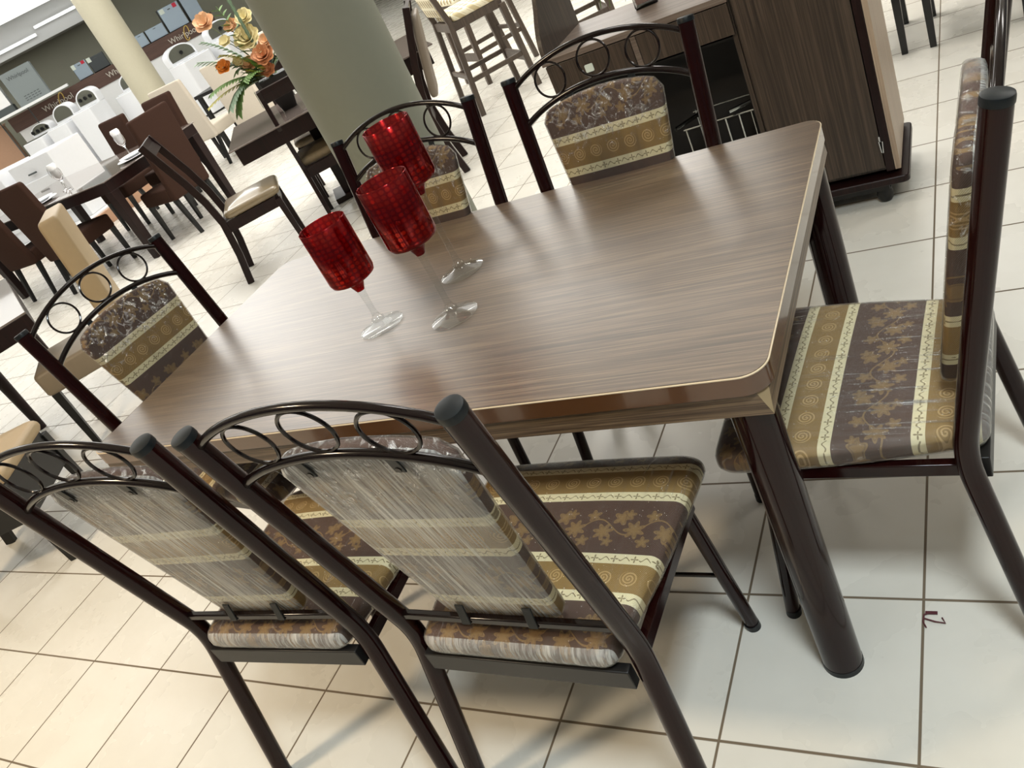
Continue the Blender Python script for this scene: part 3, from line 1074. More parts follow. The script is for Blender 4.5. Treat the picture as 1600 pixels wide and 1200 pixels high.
tube(bm, [(0.835, CY0 - 0.006, 0.245), (0.838, CY0 - 0.008, 0.205), (0.843, CY0 - 0.008, 0.203), (0.846, CY0 - 0.006, 0.243)], 0.0022, 8, closed=True)
tube(bm, [(0.838, CY0 - 0.004, 0.243), (0.838, CY0 - 0.004, 0.262)], 0.003, 8)
finish('hinge', bm, M['steel'], dr)
bm = bmesh.new()
prism(bm, rrect(XL - 0.02, CY0 - 0.022, XR + 0.022, CY1 + 0.01, 0.02, 5), 0.085, 0.112)
finish('plinth_tray', bm, M['dark_wood'], cab, bevel=0.004, smooth=30)
bm = bmesh.new()
box(bm, (XL + 0.02, CY0 + 0.02, 0.05), (XR - 0.05, CY1 - 0.03, 0.085))
finish('plinth_board', bm, M['black_leg'], cab, smooth=0)
for fx in (-0.12, 0.30, 0.815):
    for fy in (CY0 + 0.045, CY1 - 0.05):
        bm = bmesh.new()
        lathe(bm, [(0.0001, 0.0), (0.018, 0.001), (0.026, 0.014), (0.028, 0.03), (0.024, 0.05), (0.0001, 0.0501)], 20, (fx, fy, 0))
        finish('foot', bm, M['black_leg'], cab)
# wire rack in the niche
rack = thing('wire_rack', 'chrome wire bottle rack standing in the dark niche of the cabinet', 'rack', (0, 0, 0))
bm = bmesh.new()
tube(bm, [(0.17, CY0 + 0.05, 0.462), (0.262, CY0 + 0.17, 0.462)], 0.008, 12)
finish('rail', bm, M['wire'], rack)
bm = bmesh.new()
tube(bm, [(0.375, CY0 + 0.05, 0.470), (0.455, CY0 + 0.10, 0.470)], 0.008, 12)
finish('rail', bm, M['wire'], rack)
bm = bmesh.new()
tube(bm, [(0.19, CY0 + 0.075, 0.44), (0.455, CY0 + 0.075, 0.445)], 0.004, 10)
tube(bm, [(0.19, CY0 + 0.25, 0.44), (0.455, CY0 + 0.25, 0.445)], 0.004, 10)
tube(bm, [(0.19, CY0 + 0.075, 0.16), (0.455, CY0 + 0.075, 0.16)], 0.004, 10)
finish('cross_wire', bm, M['wire'], rack)
for wx, wy in ((0.20, 0.075), (0.27, 0.075), (0.35, 0.075), (0.40, 0.075), (0.445, 0.075), (0.20, 0.25), (0.445, 0.25)):
    bm = bmesh.new()
    tube(bm, [(wx, CY0 + wy, 0.1345), (wx, CY0 + wy, 0.445)], 0.0035, 8)
    finish('upright_wire', bm, M['wire'], rack)
# tumbler with gravel and a trailing leaf
tum = thing('glass_vase', 'small square-cut glass vase filled with pinkish gravel on the cabinet counter', 'vase', (0.145, 1.745, 0.868), R(8))
bm = bmesh.new()
prism(bm, rrect(-0.042, -0.042, 0.042, 0.042, 0.012, 4), 0.0, 0.006)
for (a, b, c, d_) in ((-0.042, -0.042, 0.042, -0.039), (-0.042, 0.039, 0.042, 0.042), (-0.042, -0.039, -0.039, 0.039), (0.039, -0.039, 0.042, 0.039)):
    box(bm, (a, b, 0.006), (c, d_, 0.12))
finish('glass_body', bm, M['tumbler'], tum, smooth=0)
bm = bmesh.new()
prism(bm, rrect(-0.036, -0.036, 0.036, 0.036, 0.01, 4), 0.016, 0.10)
o = finish('gravel', bm, M['beads'], tum, smooth=30)
o['kind'] = 'stuff'
bm = bmesh.new()
for k in range(5):
    a = 0.4 + k * 0.5
    pts = []
    for i in range(9):
        u_ = i / 8
        pts.append((-0.01 - math.cos(a) * 0.14 * u_ - 0.02, -math.sin(a) * 0.10 * u_, 0.10 + 0.13 * math.sin(u_ * PI * 0.9) - 0.085 * u_ * u_))
    tube(bm, pts, [0.0015 + 0.002 * math.sin(PI * i / 8) for i in range(9)], 6, flat=0.35)
finish('trailing_grass', bm, M['leaf'], tum)

# ------------------------------------------------------------------ chair builders for the background
def parsons(label, loc, deg, fab, leg, group=None, sfab=None, H=1.03, W=0.44, D=0.46, lean=0.07, slab=0.065, seat_z=0.47):
    """fully upholstered high-back chair; origin between the rear feet, facing +y"""
    t = thing('upholstered_chair', label, 'chair', (loc[0], loc[1], 0), R(deg), group)
    bm = bmesh.new()
    outl = rrect(-W / 2, 0.0, W / 2, D, 0.03, 4)
    z0 = seat_z - 0.13
    bm = cushion(outl, 0.13, 0.02, 0.012, 0, lambda a, b, c: (a, b, z0 + c))
    finish('seat', bm, sfab or fab, t, smooth=50)
    # back slab: outline in x,z ; thickness along y
    o2 = rrect(-W / 2, z0, W / 2, H, 0.022, 4)

    def mp(a, b, c):
        f = max(0, (b - z0) / (H - z0))
        return (a, -slab * 0.55 + c * 1.0 - lean * f * f - 0.01, b)
    bm = cushion(o2, slab, 0.018, 0.004, 0, mp)
    finish('backrest', bm, fab, t, smooth=50)
    for sx in (-1, 1):
        bm = bmesh.new()
        bar(bm, (sx * (W / 2 - 0.03), 0.01, z0 + 0.004), (sx * (W / 2 - 0.03), -0.06, 0.0), 0.042, 0.042, 0.030, 0.030, up=(0, 1, 0))
        finish('leg', bm, leg, t, bevel=0.002, smooth=0)
        bm = bmesh.new()
        bar(bm, (sx * (W / 2 - 0.03), D - 0.035, z0 + 0.004), (sx * (W / 2 - 0.03), D - 0.030, 0.0), 0.042, 0.042, 0.030, 0.030, up=(0, 1, 0))
        finish('leg', bm, leg, t, bevel=0.002, smooth=0)
    return t


def open_chair(label, loc, deg, cush, wood_m, group=None, apr=0.07, H=1.02, W=0.43, D=0.43, pad=False, curve=0.10, rear=False):
    """dark wood chair with curved posts, a top rail and a padded seat; origin between the rear feet, facing +y"""
    t = thing('wooden_chair', label, 'chair', (loc[0], loc[1], 0), R(deg), group)
    for sx in (-1, 1):
        bm = bmesh.new()
        pts = [(sx * (W / 2 - 0.02), -0.045, 0.0), (sx * (W / 2 - 0.02), -0.005, 0.20), (sx * (W / 2 - 0.02), 0.02, 0.42), (sx * (W / 2 - 0.02), 0.0, 0.58), (sx * (W / 2 - 0.02), -0.04, 0.74), (sx * (W / 2 - 0.02), -curve, 0.92), (sx * (W / 2 - 0.02), -curve * 1.4, H)]
        for a, b in zip(pts[:-1], pts[1:]):
            bar(bm, a, Vector(b) + (Vector(b) - Vector(a)).normalized() * 0.004, 0.028, 0.045, up=(0, 1, 0))
        finish('back_post', bm, wood_m, t, smooth=0, bevel=0.002)
        bm = bmesh.new()
        bar(bm, (sx * (W / 2 - 0.022), D - 0.03, 0.40), (sx * (W / 2 - 0.022), D - 0.02, 0.0), 0.040, 0.040, 0.028, 0.028, up=(0, 1, 0))
        finish('front_leg', bm, wood_m, t, smooth=0, bevel=0.002)
    bm = bmesh.new()
    d = Vector((0, -curve * 0.4, H - 0.92)).normalized()
    bar(bm, (0, -curve * 1.32, H - 0.032), (0, -curve * 1.42, H + 0.004), W - 0.06, 0.026, up=(0, 1, 0))
    bar(bm, (0, -curve * 1.05, H - 0.085), (0, -curve * 1.32, H - 0.030), W - 0.06, 0.022, up=(0, 1, 0))
    finish('top_rail', bm, wood_m, t, smooth=0, bevel=0.002)
    if pad:
        bm = cushion(rrect(-W / 2 + 0.03, 0.50, W / 2 - 0.03, H - 0.05, 0.05, 5), 0.05, 0.02, 0.015, 0, lambda a, b, c: (a, -0.03 - (c - 0.02) - curve * ((b - 0.5) / 0.5) ** 1.5 + (0.0 if not rear else -0.03), b))
        finish('back_pad', bm, cush, t, smooth=50)
    for (a, b) in (((-W / 2 + 0.03, D - 0.03, 0.385), (W / 2 - 0.03, D - 0.03, 0.385)), ((-W / 2 + 0.03, 0.02, 0.385), (W / 2 - 0.03, 0.02, 0.385)), ((-W / 2 + 0.022, 0.03, 0.385), (-W / 2 + 0.022, D - 0.04, 0.385)), ((W / 2 - 0.022, 0.03, 0.385), (W / 2 - 0.022, D - 0.04, 0.385))):
        bm = bmesh.new()
        bar(bm, Vector(a) - Vector((0, 0, (apr - 0.07) / 2)), Vector(b) - Vector((0, 0, (apr - 0.07) / 2)), 0.022, apr)
        finish('seat_rail', bm, wood_m, t, smooth=0, bevel=0.002)
    bm = cushion(rrect(-W / 2 + 0.005, 0.045, W / 2 - 0.005, D + 0.01, 0.045, 5), 0.06, 0.028, 0.022, 0, lambda a, b, c: (a, b, 0.42 + c))
    finish('seat', bm, cush, t, smooth=60)
    return t


BR = M['brown_fabric']
BL = M['black_leg']
gb = 'brown high-back chairs around the set dark table'
parsons('brown high-back chair at the set dark table, partly behind the tan chair back', (-6.00, 3.10), 2, BR, BL, gb, H=1.06)
parsons('brown high-back chair cut by the left edge of the photo, beside the set dark table', (-6.86, 3.22), 0, BR, BL, gb, H=1.06)
parsons('brown high-back chair at the right end of the set dark table, its back in view', (-5.00, 3.86), 82, BR, BL, gb, H=1.07)
parsons('brown high-back chair beyond the set dark table, the napkin glass in front of it', (-6.85, 4.98), 178, BR, BL, gb, H=1.05)
parsons('brown high-back chair beyond the set dark table, just showing above the end chair', (-6.15, 5.05), 180, BR, BL, gb, H=1.05)
# set dark table
t = thing('set_dining_table', 'dark brown glass-topped dining table laid with plates and wine glasses', 'table', (0, 0, 0))
BX0, BX1, BY0, BY1 = -7.55, -5.26, 3.33, 4.55
bm = bmesh.new()
box(bm, (BX0 - 0.01, BY0 - 0.01, 0.752), (BX1 + 0.01, BY1 + 0.01, 0.762))
finish('glass_top', bm, M['glass_dark'], t, smooth=0, bevel=0.002)
bm = bmesh.new()
box(bm, (BX0, BY0, 0.66), (BX1, BY1, 0.752))
finish('frame', bm, M['dark_wood'], t, smooth=0, bevel=0.003)
for lx in (BX0 + 0.045, BX1 - 0.045):
    for ly in (BY0 + 0.045, BY1 - 0.045):
        bm = bmesh.new()
        bar(bm, (lx, ly, 0.0), (lx, ly, 0.66), 0.07, 0.07, 0.09, 0.09, up=(0, 1, 0))
        finish('leg', bm, M['dark_wood'], t, smooth=0, bevel=0.003)


def plate_set(loc, label):
    t = thing('plate', label, 'plate', loc, 0, 'plates on the set dark table')
    bm = bmesh.new()
    lathe(bm, [(0.0001, 0.0), (0.08, 0.0), (0.12, 0.008), (0.155, 0.018), (0.152, 0.021), (0.118, 0.012), (0.08, 0.006), (0.0001, 0.006)], 32)
    bmesh.ops.remove_doubles(bm, verts=bm.verts, dist=0.0003)
    finish('charger', bm, M['white_enamel'], t, smooth=60)
    bm = bmesh.new()
    lathe(bm, [(0.0001, 0.012), (0.06, 0.012), (0.10, 0.030), (0.125, 0.038), (0.122, 0.041), (0.09, 0.034), (0.06, 0.022), (0.0001, 0.022)], 32)
    bmesh.ops.remove_doubles(bm, verts=bm.verts, dist=0.0003)
    finish('dinner_plate', bm, M['white_enamel'], t, smooth=60)


plate_set((-5.45, 3.90, 0.762), 'stacked white plates at the right end of the set dark table')
plate_set((-6.42, 3.50, 0.762), 'white plate at the near left of the set dark table, beside the brown chair back')


def wine_glass(loc, label, napkin=False):
    t = thing('wine_glass', label, 'glass', loc, 0, 'wine glasses on the set dark table')
    bm = bmesh.new()
    lathe(bm, [(0.0001, 0), (0.04, 0.001), (0.038, 0.004), (0.006, 0.012), (0.005, 0.10), (0.02, 0.115), (0.042, 0.15), (0.046, 0.19), (0.036, 0.235), (0.034, 0.235), (0.044, 0.19), (0.040, 0.152), (0.018, 0.118), (0.0001, 0.112)], 24)
    bmesh.ops.remove_doubles(bm, verts=bm.verts, dist=0.0003)
    finish('glass_body', bm, M['tumbler'], t, smooth=60)
    if napkin:
        bm = bmesh.new()
        lathe(bm, [(0.0001, 0.125), (0.03, 0.15), (0.036, 0.19), (0.045, 0.25), (0.036, 0.27), (0.0001, 0.262)], 9)
        finish('napkin', bm, M['white_plain'], t, smooth=60)


wine_glass((-5.62, 4.02, 0.762), 'wine glass with folded white napkin at the right end of the set dark table', True)
wine_glass((-6.08, 3.58, 0.762), 'wine glass with a pale folded napkin, nearest the corner of the set dark table', True)
wine_glass((-6.28, 3.70, 0.762), 'empty wine glass at the left of the napkin glass on the set dark table')

# cream chairs
gc = 'cream chairs by the plant table'
CF = M['cream_fabric']
parsons('cream high-back chair, leftmost of the cream group, its back towards the viewer', (-6.80, 5.98), 6, CF, BL, gc, H=1.06, W=0.5)
parsons('cream high-back chair behind the hanging fern leaves', (-5.90, 6.00), 6, CF, BL, gc, H=1.06, W=0.5)
parsons('cream high-back chair facing forward in the gap between the other two cream chairs', (-6.9, 7.75), 186, CF, BL, gc, H=1.02, W=0.5)
t = thing('side_table', 'small dark-topped table glimpsed between the cream chairs', 'table', (-6.7, 6.9, 0), R(6))
bm = bmesh.new()
box(bm, (-0.5, -0.28, 0.72), (0.5, 0.28, 0.76))
finish('top', bm, M['black_leg'], t, bevel=0.004, smooth=0)
for sx in (-1, 1):
    for sy in (-1, 1):
        bm = bmesh.new()
        box(bm, (sx * 0.44 - 0.025, sy * 0.25 - 0.025, 0), (sx * 0.44 + 0.025, sy * 0.25 + 0.025, 0.72))
        finish('leg', bm, BL, t, smooth=0)

# plant table and its chairs
PA = math.degrees(math.atan2(0.63, 0.78))
DW = M['dark_wood']
t = thing('plant_table', 'dark table with smoky glass top that carries the flower arrangement', 'table', (-3.035, 2.60, 0), R(PA))
bm = bmesh.new()
box(bm, (0.0, 0.0, 0.742), (1.5, 1.08, 0.752))
finish('glass_top', bm, M['glass_dark'], t, bevel=0.002, smooth=0)
bm = bmesh.new()
box(bm, (0.035, 0.035, 0.63), (1.465, 1.045, 0.742))
finish('frame', bm, DW, t, bevel=0.003, smooth=0)
bm = bmesh.new()
box(bm, (0.50, 0.57, 0.04), (1.0, 0.83, 0.63))
finish('pedestal', bm, DW, t, bevel=0.003, smooth=0)
bm = bmesh.new()
box(bm, (0.42, 0.52, 0.0), (1.08, 0.88, 0.04))
finish('base', bm, DW, t, bevel=0.003, smooth=0)
gd = 'dark wooden chairs at the plant table'
u1 = Vector((math.cos(R(PA)), math.sin(R(PA)), 0))
v1 = Vector((-u1.y, u1.x, 0))
open_chair('dark wooden chair with glossy tan seat at the left end of the plant table', (-3.225, 2.415), -50, M['beige_gloss'], DW, gd, H=1.04)
p = Vector((-2.66, 3.02, 0))
open_chair('dark wooden chair with gold damask seat, nearest the wide column at the plant table', (p.x, p.y), PA, M['gold_damask'], DW, gd, H=0.98, curve=0.03)
p = Vector((-3.035, 2.60, 0)) + u1 * 0.55 + v1 * 1.32
open_chair('dark wooden chair on the far side of the plant table, framing the fern leaves', (p.x, p.y), PA + 180, M['gold_damask'], DW, gd, H=1.0, curve=0.05)
open_chair('dark wooden chair with taupe padded back, peeking from behind the wide column', (-1.93, 3.30), 118, M['taupe_fabric'], DW, gd, H=1.04, pad=True, rear=True)

# flower arrangement
vp = Vector((-2.99, 3.30, 0.752))
t = thing('flower_arrangement', 'artificial orange, cream and green flower arrangement in a black vase on the plant table', 'flowers', vp, R(PA))
bm = bmesh.new()
bar(bm, (0, 0, 0), (0, 0, 0.24), 0.10, 0.10, 0.21, 0.21, up=(0, 1, 0))
va = finish('vase', bm, M['black_gloss'], t, bevel=0.004, smooth=0)
bm = bmesh.new()
box(bm, (-0.165, -0.055, 0.08), (-0.163, 0.0, 0.20))
o = finish('price_tag', bm, M['paper'], t, smooth=0)


def leafblade(bm, p0, d, length, width, droop=0.3, n=6, side=None):
    p0 = Vector(p0)
    d = Vector(d).normalized()
    s = d.cross(Vector((0, 0, 1)))
    s = s.normalized() if s.length > 0.01 else Vector((1, 0, 0))
    pv = None
    for i in range(n + 1):
        u_ = i / n
        c = p0 + d * length * u_ + Vector((0, 0, -droop * length * u_ * u_))
        ww = width * math.sin(PI * (0.08 + 0.9 * u_)) * 0.5
        a, b = bm.verts.new(c + s * ww), bm.verts.new(c - s * ww)
        m = bm.verts.new(c + Vector((0, 0, -ww * 0.5)))
        if pv:
            bm.faces.new((pv[0], pv[2], m, a))
            bm.faces.new((pv[2], pv[1], b, m))
        pv = (a, b, m)


def frond(name, base, tip, droop, mat, nleaf=12, ll=0.09, wd=0.012):
    bm = bmesh.new()
    base, tip = Vector(base), Vector(tip)
    pts = [base.lerp(tip, i / 10) + Vector((0, 0, droop * 4 * (i / 10) * (1 - i / 10))) for i in range(11)]
    tube(bm, pts, 0.0025, 6)
    for i in range(nleaf):
        u_ = 0.25 + 0.75 * i / nleaf
        k = min(9, int(u_ * 10))
        c = pts[k].lerp(pts[k + 1], u_ * 10 - k)
        d = (pts[k + 1] - pts[k]).normalized()
        s = d.cross(Vector((0, 0, 1))).normalized()
        for sg in (-1, 1):
            leafblade(bm, c, d * 0.7 + s * sg, ll * (1.15 - 0.5 * u_), wd, 0.25, 4)
    return finish(name, bm, mat, t, smooth=60)


def blossom(c, r, mat, npet=6, layers=3, name='blossom', axis=(0, 0, 1)):
    bm = bmesh.new()
    c = Vector(c)
    q = Vector((0, 0, 1)).rotation_difference(Vector(axis)).to_matrix()
    for L in range(layers):
        rr = r * (1 - 0.27 * L)
        for k in range(npet):
            a = 2 * PI * (k + 0.5 * L) / npet
            pr = []
            for i in range(5):
                u_ = i / 4
                rad = rr * u_
                hh = rr * (0.15 + 0.35 * L) * u_ + rr * 0.35 * u_ * u_ * (1 if L else 0.4)
                ww = rr * 0.55 * math.sin(PI * (0.12 + 0.8 * u_))
                cc_ = Vector((math.cos(a) * rad, math.sin(a) * rad, hh))
                s_v = Vector((-math.sin(a), math.cos(a), 0)) * ww
                pr.append((bm.verts.new(c + q @ (cc_ + s_v + Vector((0, 0, ww * 0.3)))), bm.verts.new(c + q @ cc_), bm.verts.new(c + q @ (cc_ - s_v + Vector((0, 0, ww * 0.3))))))
            for i in range(4):
                bm.faces.new((pr[i][0], pr[i][1], pr[i + 1][1], pr[i + 1][0]))
                bm.faces.new((pr[i][1], pr[i][2], pr[i + 1][2], pr[i + 1][1]))
    return finish(name, bm, mat, t, smooth=80)


def stem(p0, p1):
    bm = bmesh.new()
    p0, p1 = Vector(p0), Vector(p1)
    m_ = p0.lerp(p1, 0.5) + Vector((0, 0, 0.04))
    tube(bm, [p0.lerp(m_, 0.0), p0.lerp(m_, 0.5) + Vector((0, 0, 0.01)), m_, m_.lerp(p1, 0.6) + Vector((0, 0, 0.01)), p1], 0.003, 6)
    finish('stem', bm, M['stem'], t, smooth=60)


TOPV = (0, 0, 0.235)
for (c, r, m_, k, L) in [((0.02, -0.05, 0.37), 0.075, 'petal_terracotta', 7, 4), ((0.0, -0.08, 0.28), 0.05, 'petal_terracotta', 6, 3), ((-0.25, -0.03, 0.42), 0.05, 'petal_orange', 5, 3), ((-0.10, 0.0, 0.36), 0.055, 'petal_peach', 6, 3),
                      ((-0.02, 0.05, 0.50), 0.085, 'petal_cream', 8, 4), ((0.03, 0.07, 0.62), 0.06, 'petal_cream', 6, 3), ((-0.22, 0.10, 0.70), 0.07, 'petal_peach', 5, 3), ((-0.16, 0.05, 0.55), 0.04, 'petal_cream', 6, 2), ((0.08, -0.02, 0.44), 0.05, 'petal_peach', 6, 3)]:
    stem(TOPV, c)
    blossom(c, r * 1.12, M[m_], k, L, axis=(-0.1, -0.7, 0.6))
for (tip, dr_, m_, n_, ll) in [((-0.42, -0.1, 0.32), 0.05, 'leaf', 14, 0.08), ((-0.40, 0.05, 0.52), 0.04, 'leaf_grey', 12, 0.09), ((-0.33, -0.12, 0.13), 0.12, 'leaf', 14, 0.09), ((-0.30, 0.0, 0.62), 0.05, 'leaf_grey', 12, 0.08),
                               ((-0.5, 0.0, 0.24), 0.05, 'leaf_yellow', 12, 0.05), ((-0.10, 0.1, 0.76), 0.02, 'leaf', 10, 0.09), ((0.0, 0.0, 0.80), 0.0, 'leaf_grey', 10, 0.08), ((-0.28, 0.08, 0.44), 0.05, 'leaf_grey', 12, 0.08),
                               ((-0.36, -0.15, 0.18), 0.08, 'leaf_grey', 12, 0.07), ((-0.18, -0.2, 0.30), 0.05, 'leaf', 10, 0.07), ((0.16, -0.06, 0.34), 0.04, 'leaf', 10, 0.07), ((-0.2, 0.05, 0.36), 0.06, 'leaf', 10, 0.08), ((-0.24, -0.04, 0.50), 0.05, 'leaf_yellow', 10, 0.06)]:
    frond('fern_frond', TOPV, tip, dr_, M[m_], n_, ll * 1.35, 0.026)
for k in range(26):
    a = rnd.uniform(0, 2 * PI)
    e = rnd.uniform(0.1, 1.1)
    bm = bmesh.new()
    d_ = Vector((math.cos(a) * math.cos(e) - 0.25, math.sin(a) * math.cos(e) * 0.7 - 0.2, math.sin(e)))
    leafblade(bm, Vector(TOPV) + d_ * 0.06, d_, rnd.uniform(0.12, 0.24), rnd.uniform(0.02, 0.045), rnd.uniform(0.05, 0.5), 7)
    finish('leaf', bm, M[rnd.choice(['leaf', 'leaf', 'leaf_grey', 'leaf_yellow'])], t, smooth=60)
for k in range(10):
    c = (rnd.uniform(-0.18, 0.08), rnd.uniform(-0.08, 0.1), rnd.uniform(0.30, 0.62))
    stem(TOPV, c)
    blossom(c, rnd.uniform(0.03, 0.05), M[rnd.choice(['petal_cream', 'petal_peach', 'petal_cream'])], 6, 2, axis=(rnd.uniform(-0.5, 0.3), -0.7, 0.5))

# ------------------------------------------------------------------ bar stools
def bar_stool(label, loc, deg):
    t = thing('bar_stool', label, 'stool', (loc[0], loc[1], 0), R(deg), 'brown bar stools beyond the table')
    W, D, SZ, H = 0.50, 0.44, 0.70, 1.15
    mw = M['stool_wood']
    for sx in (-1, 1):
        bm = bmesh.new()
        bar(bm, (sx * (W / 2), -0.06, 0.0), (sx * (W / 2 - 0.01), 0.0, SZ), 0.036, 0.042, up=(0, 1, 0))
        bar(bm, (sx * (W / 2 - 0.01), 0.0, SZ - 0.005), (sx * (W / 2 - 0.02), -0.09, H), 0.036, 0.042, 0.03, 0.035, up=(0, 1, 0))
        finish('back_post', bm, mw, t, smooth=0, bevel=0.003)
        bm = bmesh.new()
        bar(bm, (sx * (W / 2), D + 0.01, 0.0), (sx * (W / 2 - 0.01), D - 0.02, SZ - 0.04), 0.036, 0.042, 0.05, 0.05, up=(0, 1, 0))
        finish('front_leg', bm, mw, t, smooth=0, bevel=0.003)
        bm = bmesh.new()
        bar(bm, (sx * (W / 2 - 0.003), -0.03, 0.27), (sx * (W / 2 - 0.003), D - 0.0, 0.27), 0.022, 0.035)
        finish('stretcher', bm, mw, t, smooth=0, bevel=0.002)
        bm = bmesh.new()
        bar(bm, (sx * (W / 2 - 0.02), 0.0, SZ - 0.035), (sx * (W / 2 - 0.02), D - 0.02, SZ - 0.035), 0.026, 0.06)
        finish('seat_rail', bm, mw, t, smooth=0, bevel=0.002)
    bm = bmesh.new()
    bar(bm, (-W / 2 + 0.01, D, 0.24), (W / 2 - 0.01, D, 0.24), 0.022, 0.07)
    finish('foot_rest', bm, mw, t, smooth=0, bevel=0.002)
    bm = bmesh.new()
    bar(bm, (-W / 2 + 0.01, -0.035, 0.30), (W / 2 - 0.01, -0.035, 0.30), 0.022, 0.035)
    finish('stretcher', bm, mw, t, smooth=0, bevel=0.002)
    for y_ in (0.0, D - 0.02):
        bm = bmesh.new()
        bar(bm, (-W / 2 + 0.02, y_, SZ - 0.035), (W / 2 - 0.02, y_, SZ - 0.035), 0.026, 0.06)
        finish('seat_rail', bm, mw, t, smooth=0, bevel=0.002)
    bm = cushion(rrect(-W / 2, 0.02, W / 2, D + 0.01, 0.04, 4), 0.06, 0.022, 0.015, 0, lambda a, b, c: (a, b, SZ - 0.005 + c))
    finish('seat', bm, M['lattice'], t, smooth=50)
    bm = cushion(rrect(-W / 2 + 0.035, SZ + 0.06, W / 2 - 0.035, H - 0.02, 0.02, 4), 0.04, 0.012, 0.005, 0, lambda a, b, c: (a, -0.005 + c - 0.022 - 0.09 * (b - SZ) / (H - SZ), b))
    finish('backrest', bm, M['lattice'], t, smooth=50)
    return t


bar_stool('bar stool with triangle-lattice seat, closest to the wide column', (-2.33, 4.55), -47)
bar_stool('bar stool standing in the middle of the stool group, behind the curved cabinet panel', (-1.72, 5.05), -60)
bar_stool('bar stool farthest right, glimpsed above the cabinet counter', (-0.95, 5.45), -40)
bar_stool('bar stool at the back of the group, seen between the legs of the nearest one', (-2.45, 5.75), 140)

# ------------------------------------------------------------------ chair legs at the top right
open_chair('black wooden chair at the top right, its legs showing just past the cabinet side', (0.65, 3.34), 181, M['taupe_fabric'], M['black_gloss'], 'black chairs at the top right', H=0.95, W=0.42, D=0.42, curve=0.04)
open_chair('black wooden chair at the top right, only one near-upright leg inside the photo', (1.155, 3.33), 180, M['taupe_fabric'], M['black_gloss'], 'black chairs at the top right', H=0.95, W=0.42, D=0.42, curve=0.04)

# ------------------------------------------------------------------ left group
parsons('tan leatherette chair seen edge-on, between the end dining chair and the brown chairs', (-2.84, 1.09), 138, M['tan_fabric'], BL, None, M['taupe_seat'], H=1.07, W=0.42, D=0.46, slab=0.10, lean=0.05)
t = thing('left_dining_table', 'dark table corner with pale glass top at the left edge of the photo', 'table', (-2.86, 0.74, 0), R(150))
bm = bmesh.new()
box(bm, (0.0, 0.0, 0.752), (1.4, 0.9, 0.762))
finish('glass_top', bm, M['glass_dark'], t, bevel=0.002, smooth=0)
bm = bmesh.new()
box(bm, (0.0, 0.0, 0.66), (1.4, 0.9, 0.752))
finish('frame', bm, DW, t, bevel=0.003, smooth=0)
bm = bmesh.new()
tube(bm, [(0.92, 0.37, 0.0), (0.92, 0.37, 0.66)], [0.024, 0.042], 20)
finish('leg', bm, DW, t)
bm = bmesh.new()
tube(bm, [(1.32, 0.80, 0.0), (1.32, 0.80, 0.66)], [0.024, 0.042], 20)
finish('leg', bm, DW, t)
bm = bmesh.new()
tube(bm, [(1.32, 0.10, 0.0), (1.32, 0.10, 0.66)], [0.024, 0.042], 20)
finish('leg', bm, DW, t)
open_chair('dark wooden chair with tan seat at the left edge, behind the lower left striped chair', (-2.72, -0.19), -58, M['tan_fabric'], BL, None, apr=0.18, H=1.0, W=0.46, D=0.46)

# ------------------------------------------------------------------ far appliances
bm = bmesh.new()
box(bm, (-2.0, 0, 1.19), (2.6, 0.05, 1.47))
box(bm, (-2.0, 0.05, 1.45), (2.6, 0.9, 1.47))
o = finish('display_ledge', bm, M['apron_band'], smooth=0, bevel=0.004)
o.location = at(0, 20.0)
o.rotation_euler = (0, 0, WA)
tag(o, 'long brown display ledge with brand lettering across the back of the shop', 'ledge')
led = o
bm = bmesh.new()
box(bm, (-1.95, 0.02, 0.0), (2.55, 0.85, 1.19))
finish('ledge_base', bm, M['white_plain'], led, smooth=0)
for s_ in (-1.0, 0.42, 1.85):
    tx = text_mesh('brand_lettering', 'Whirlpool', 0.155, 0.004, M['silver'], led, (s_, -0.012, 1.325), (PI / 2, 0, 0))
    bm = bmesh.new()
    tube(bm, [(s_ + 0.09 + 0.055 * math.cos(a) * 1.0 + 0.045 * math.sin(a), -0.022, 1.335 + 0.13 * math.sin(a)) for a in [2 * PI * j / 32 for j in range(29)]], 0.010, 8, flat=0.5)
    finish('gold_swoosh', bm, M['gold'], led, smooth=60)


def fridge(label, s, D, z, w_, h, d_, mat, dots=(), rel=None):
    p = at(s, D, z)
    t = thing('compact_fridge', label, 'fridge', p, WA, 'fridges standing on the display ledge')
    bm = bmesh.new()
    box(bm, (0.0, 0.055, 0.0), (w_, d_, h))
    finish('body', bm, M['fridge_dark'] if mat != 'fridge_dark' else M['gap'], t, smooth=0, bevel=0.006)
    bm = bmesh.new()
    box(bm, (0.004, 0.0, 0.01), (w_ - 0.004, 0.052, h - 0.004))
    dr = finish('door', bm, M[mat], t, smooth=0, bevel=0.008)
    bm = bmesh.new()
    box(bm, (w_ * 0.5 - 0.03, -0.004, h * 0.82), (w_ * 0.5 + 0.03, 0.0, h * 0.86))
    finish('badge', bm, M['ink'], dr, smooth=0)
    for (a, b, c, e, m_) in dots:
        bm = bmesh.new()
        box(bm, (a, -0.006, b), (c, -0.0005, e))
        finish('sticker' if m_ == 'paper' else 'red_bow', bm, M[m_], dr, smooth=0)


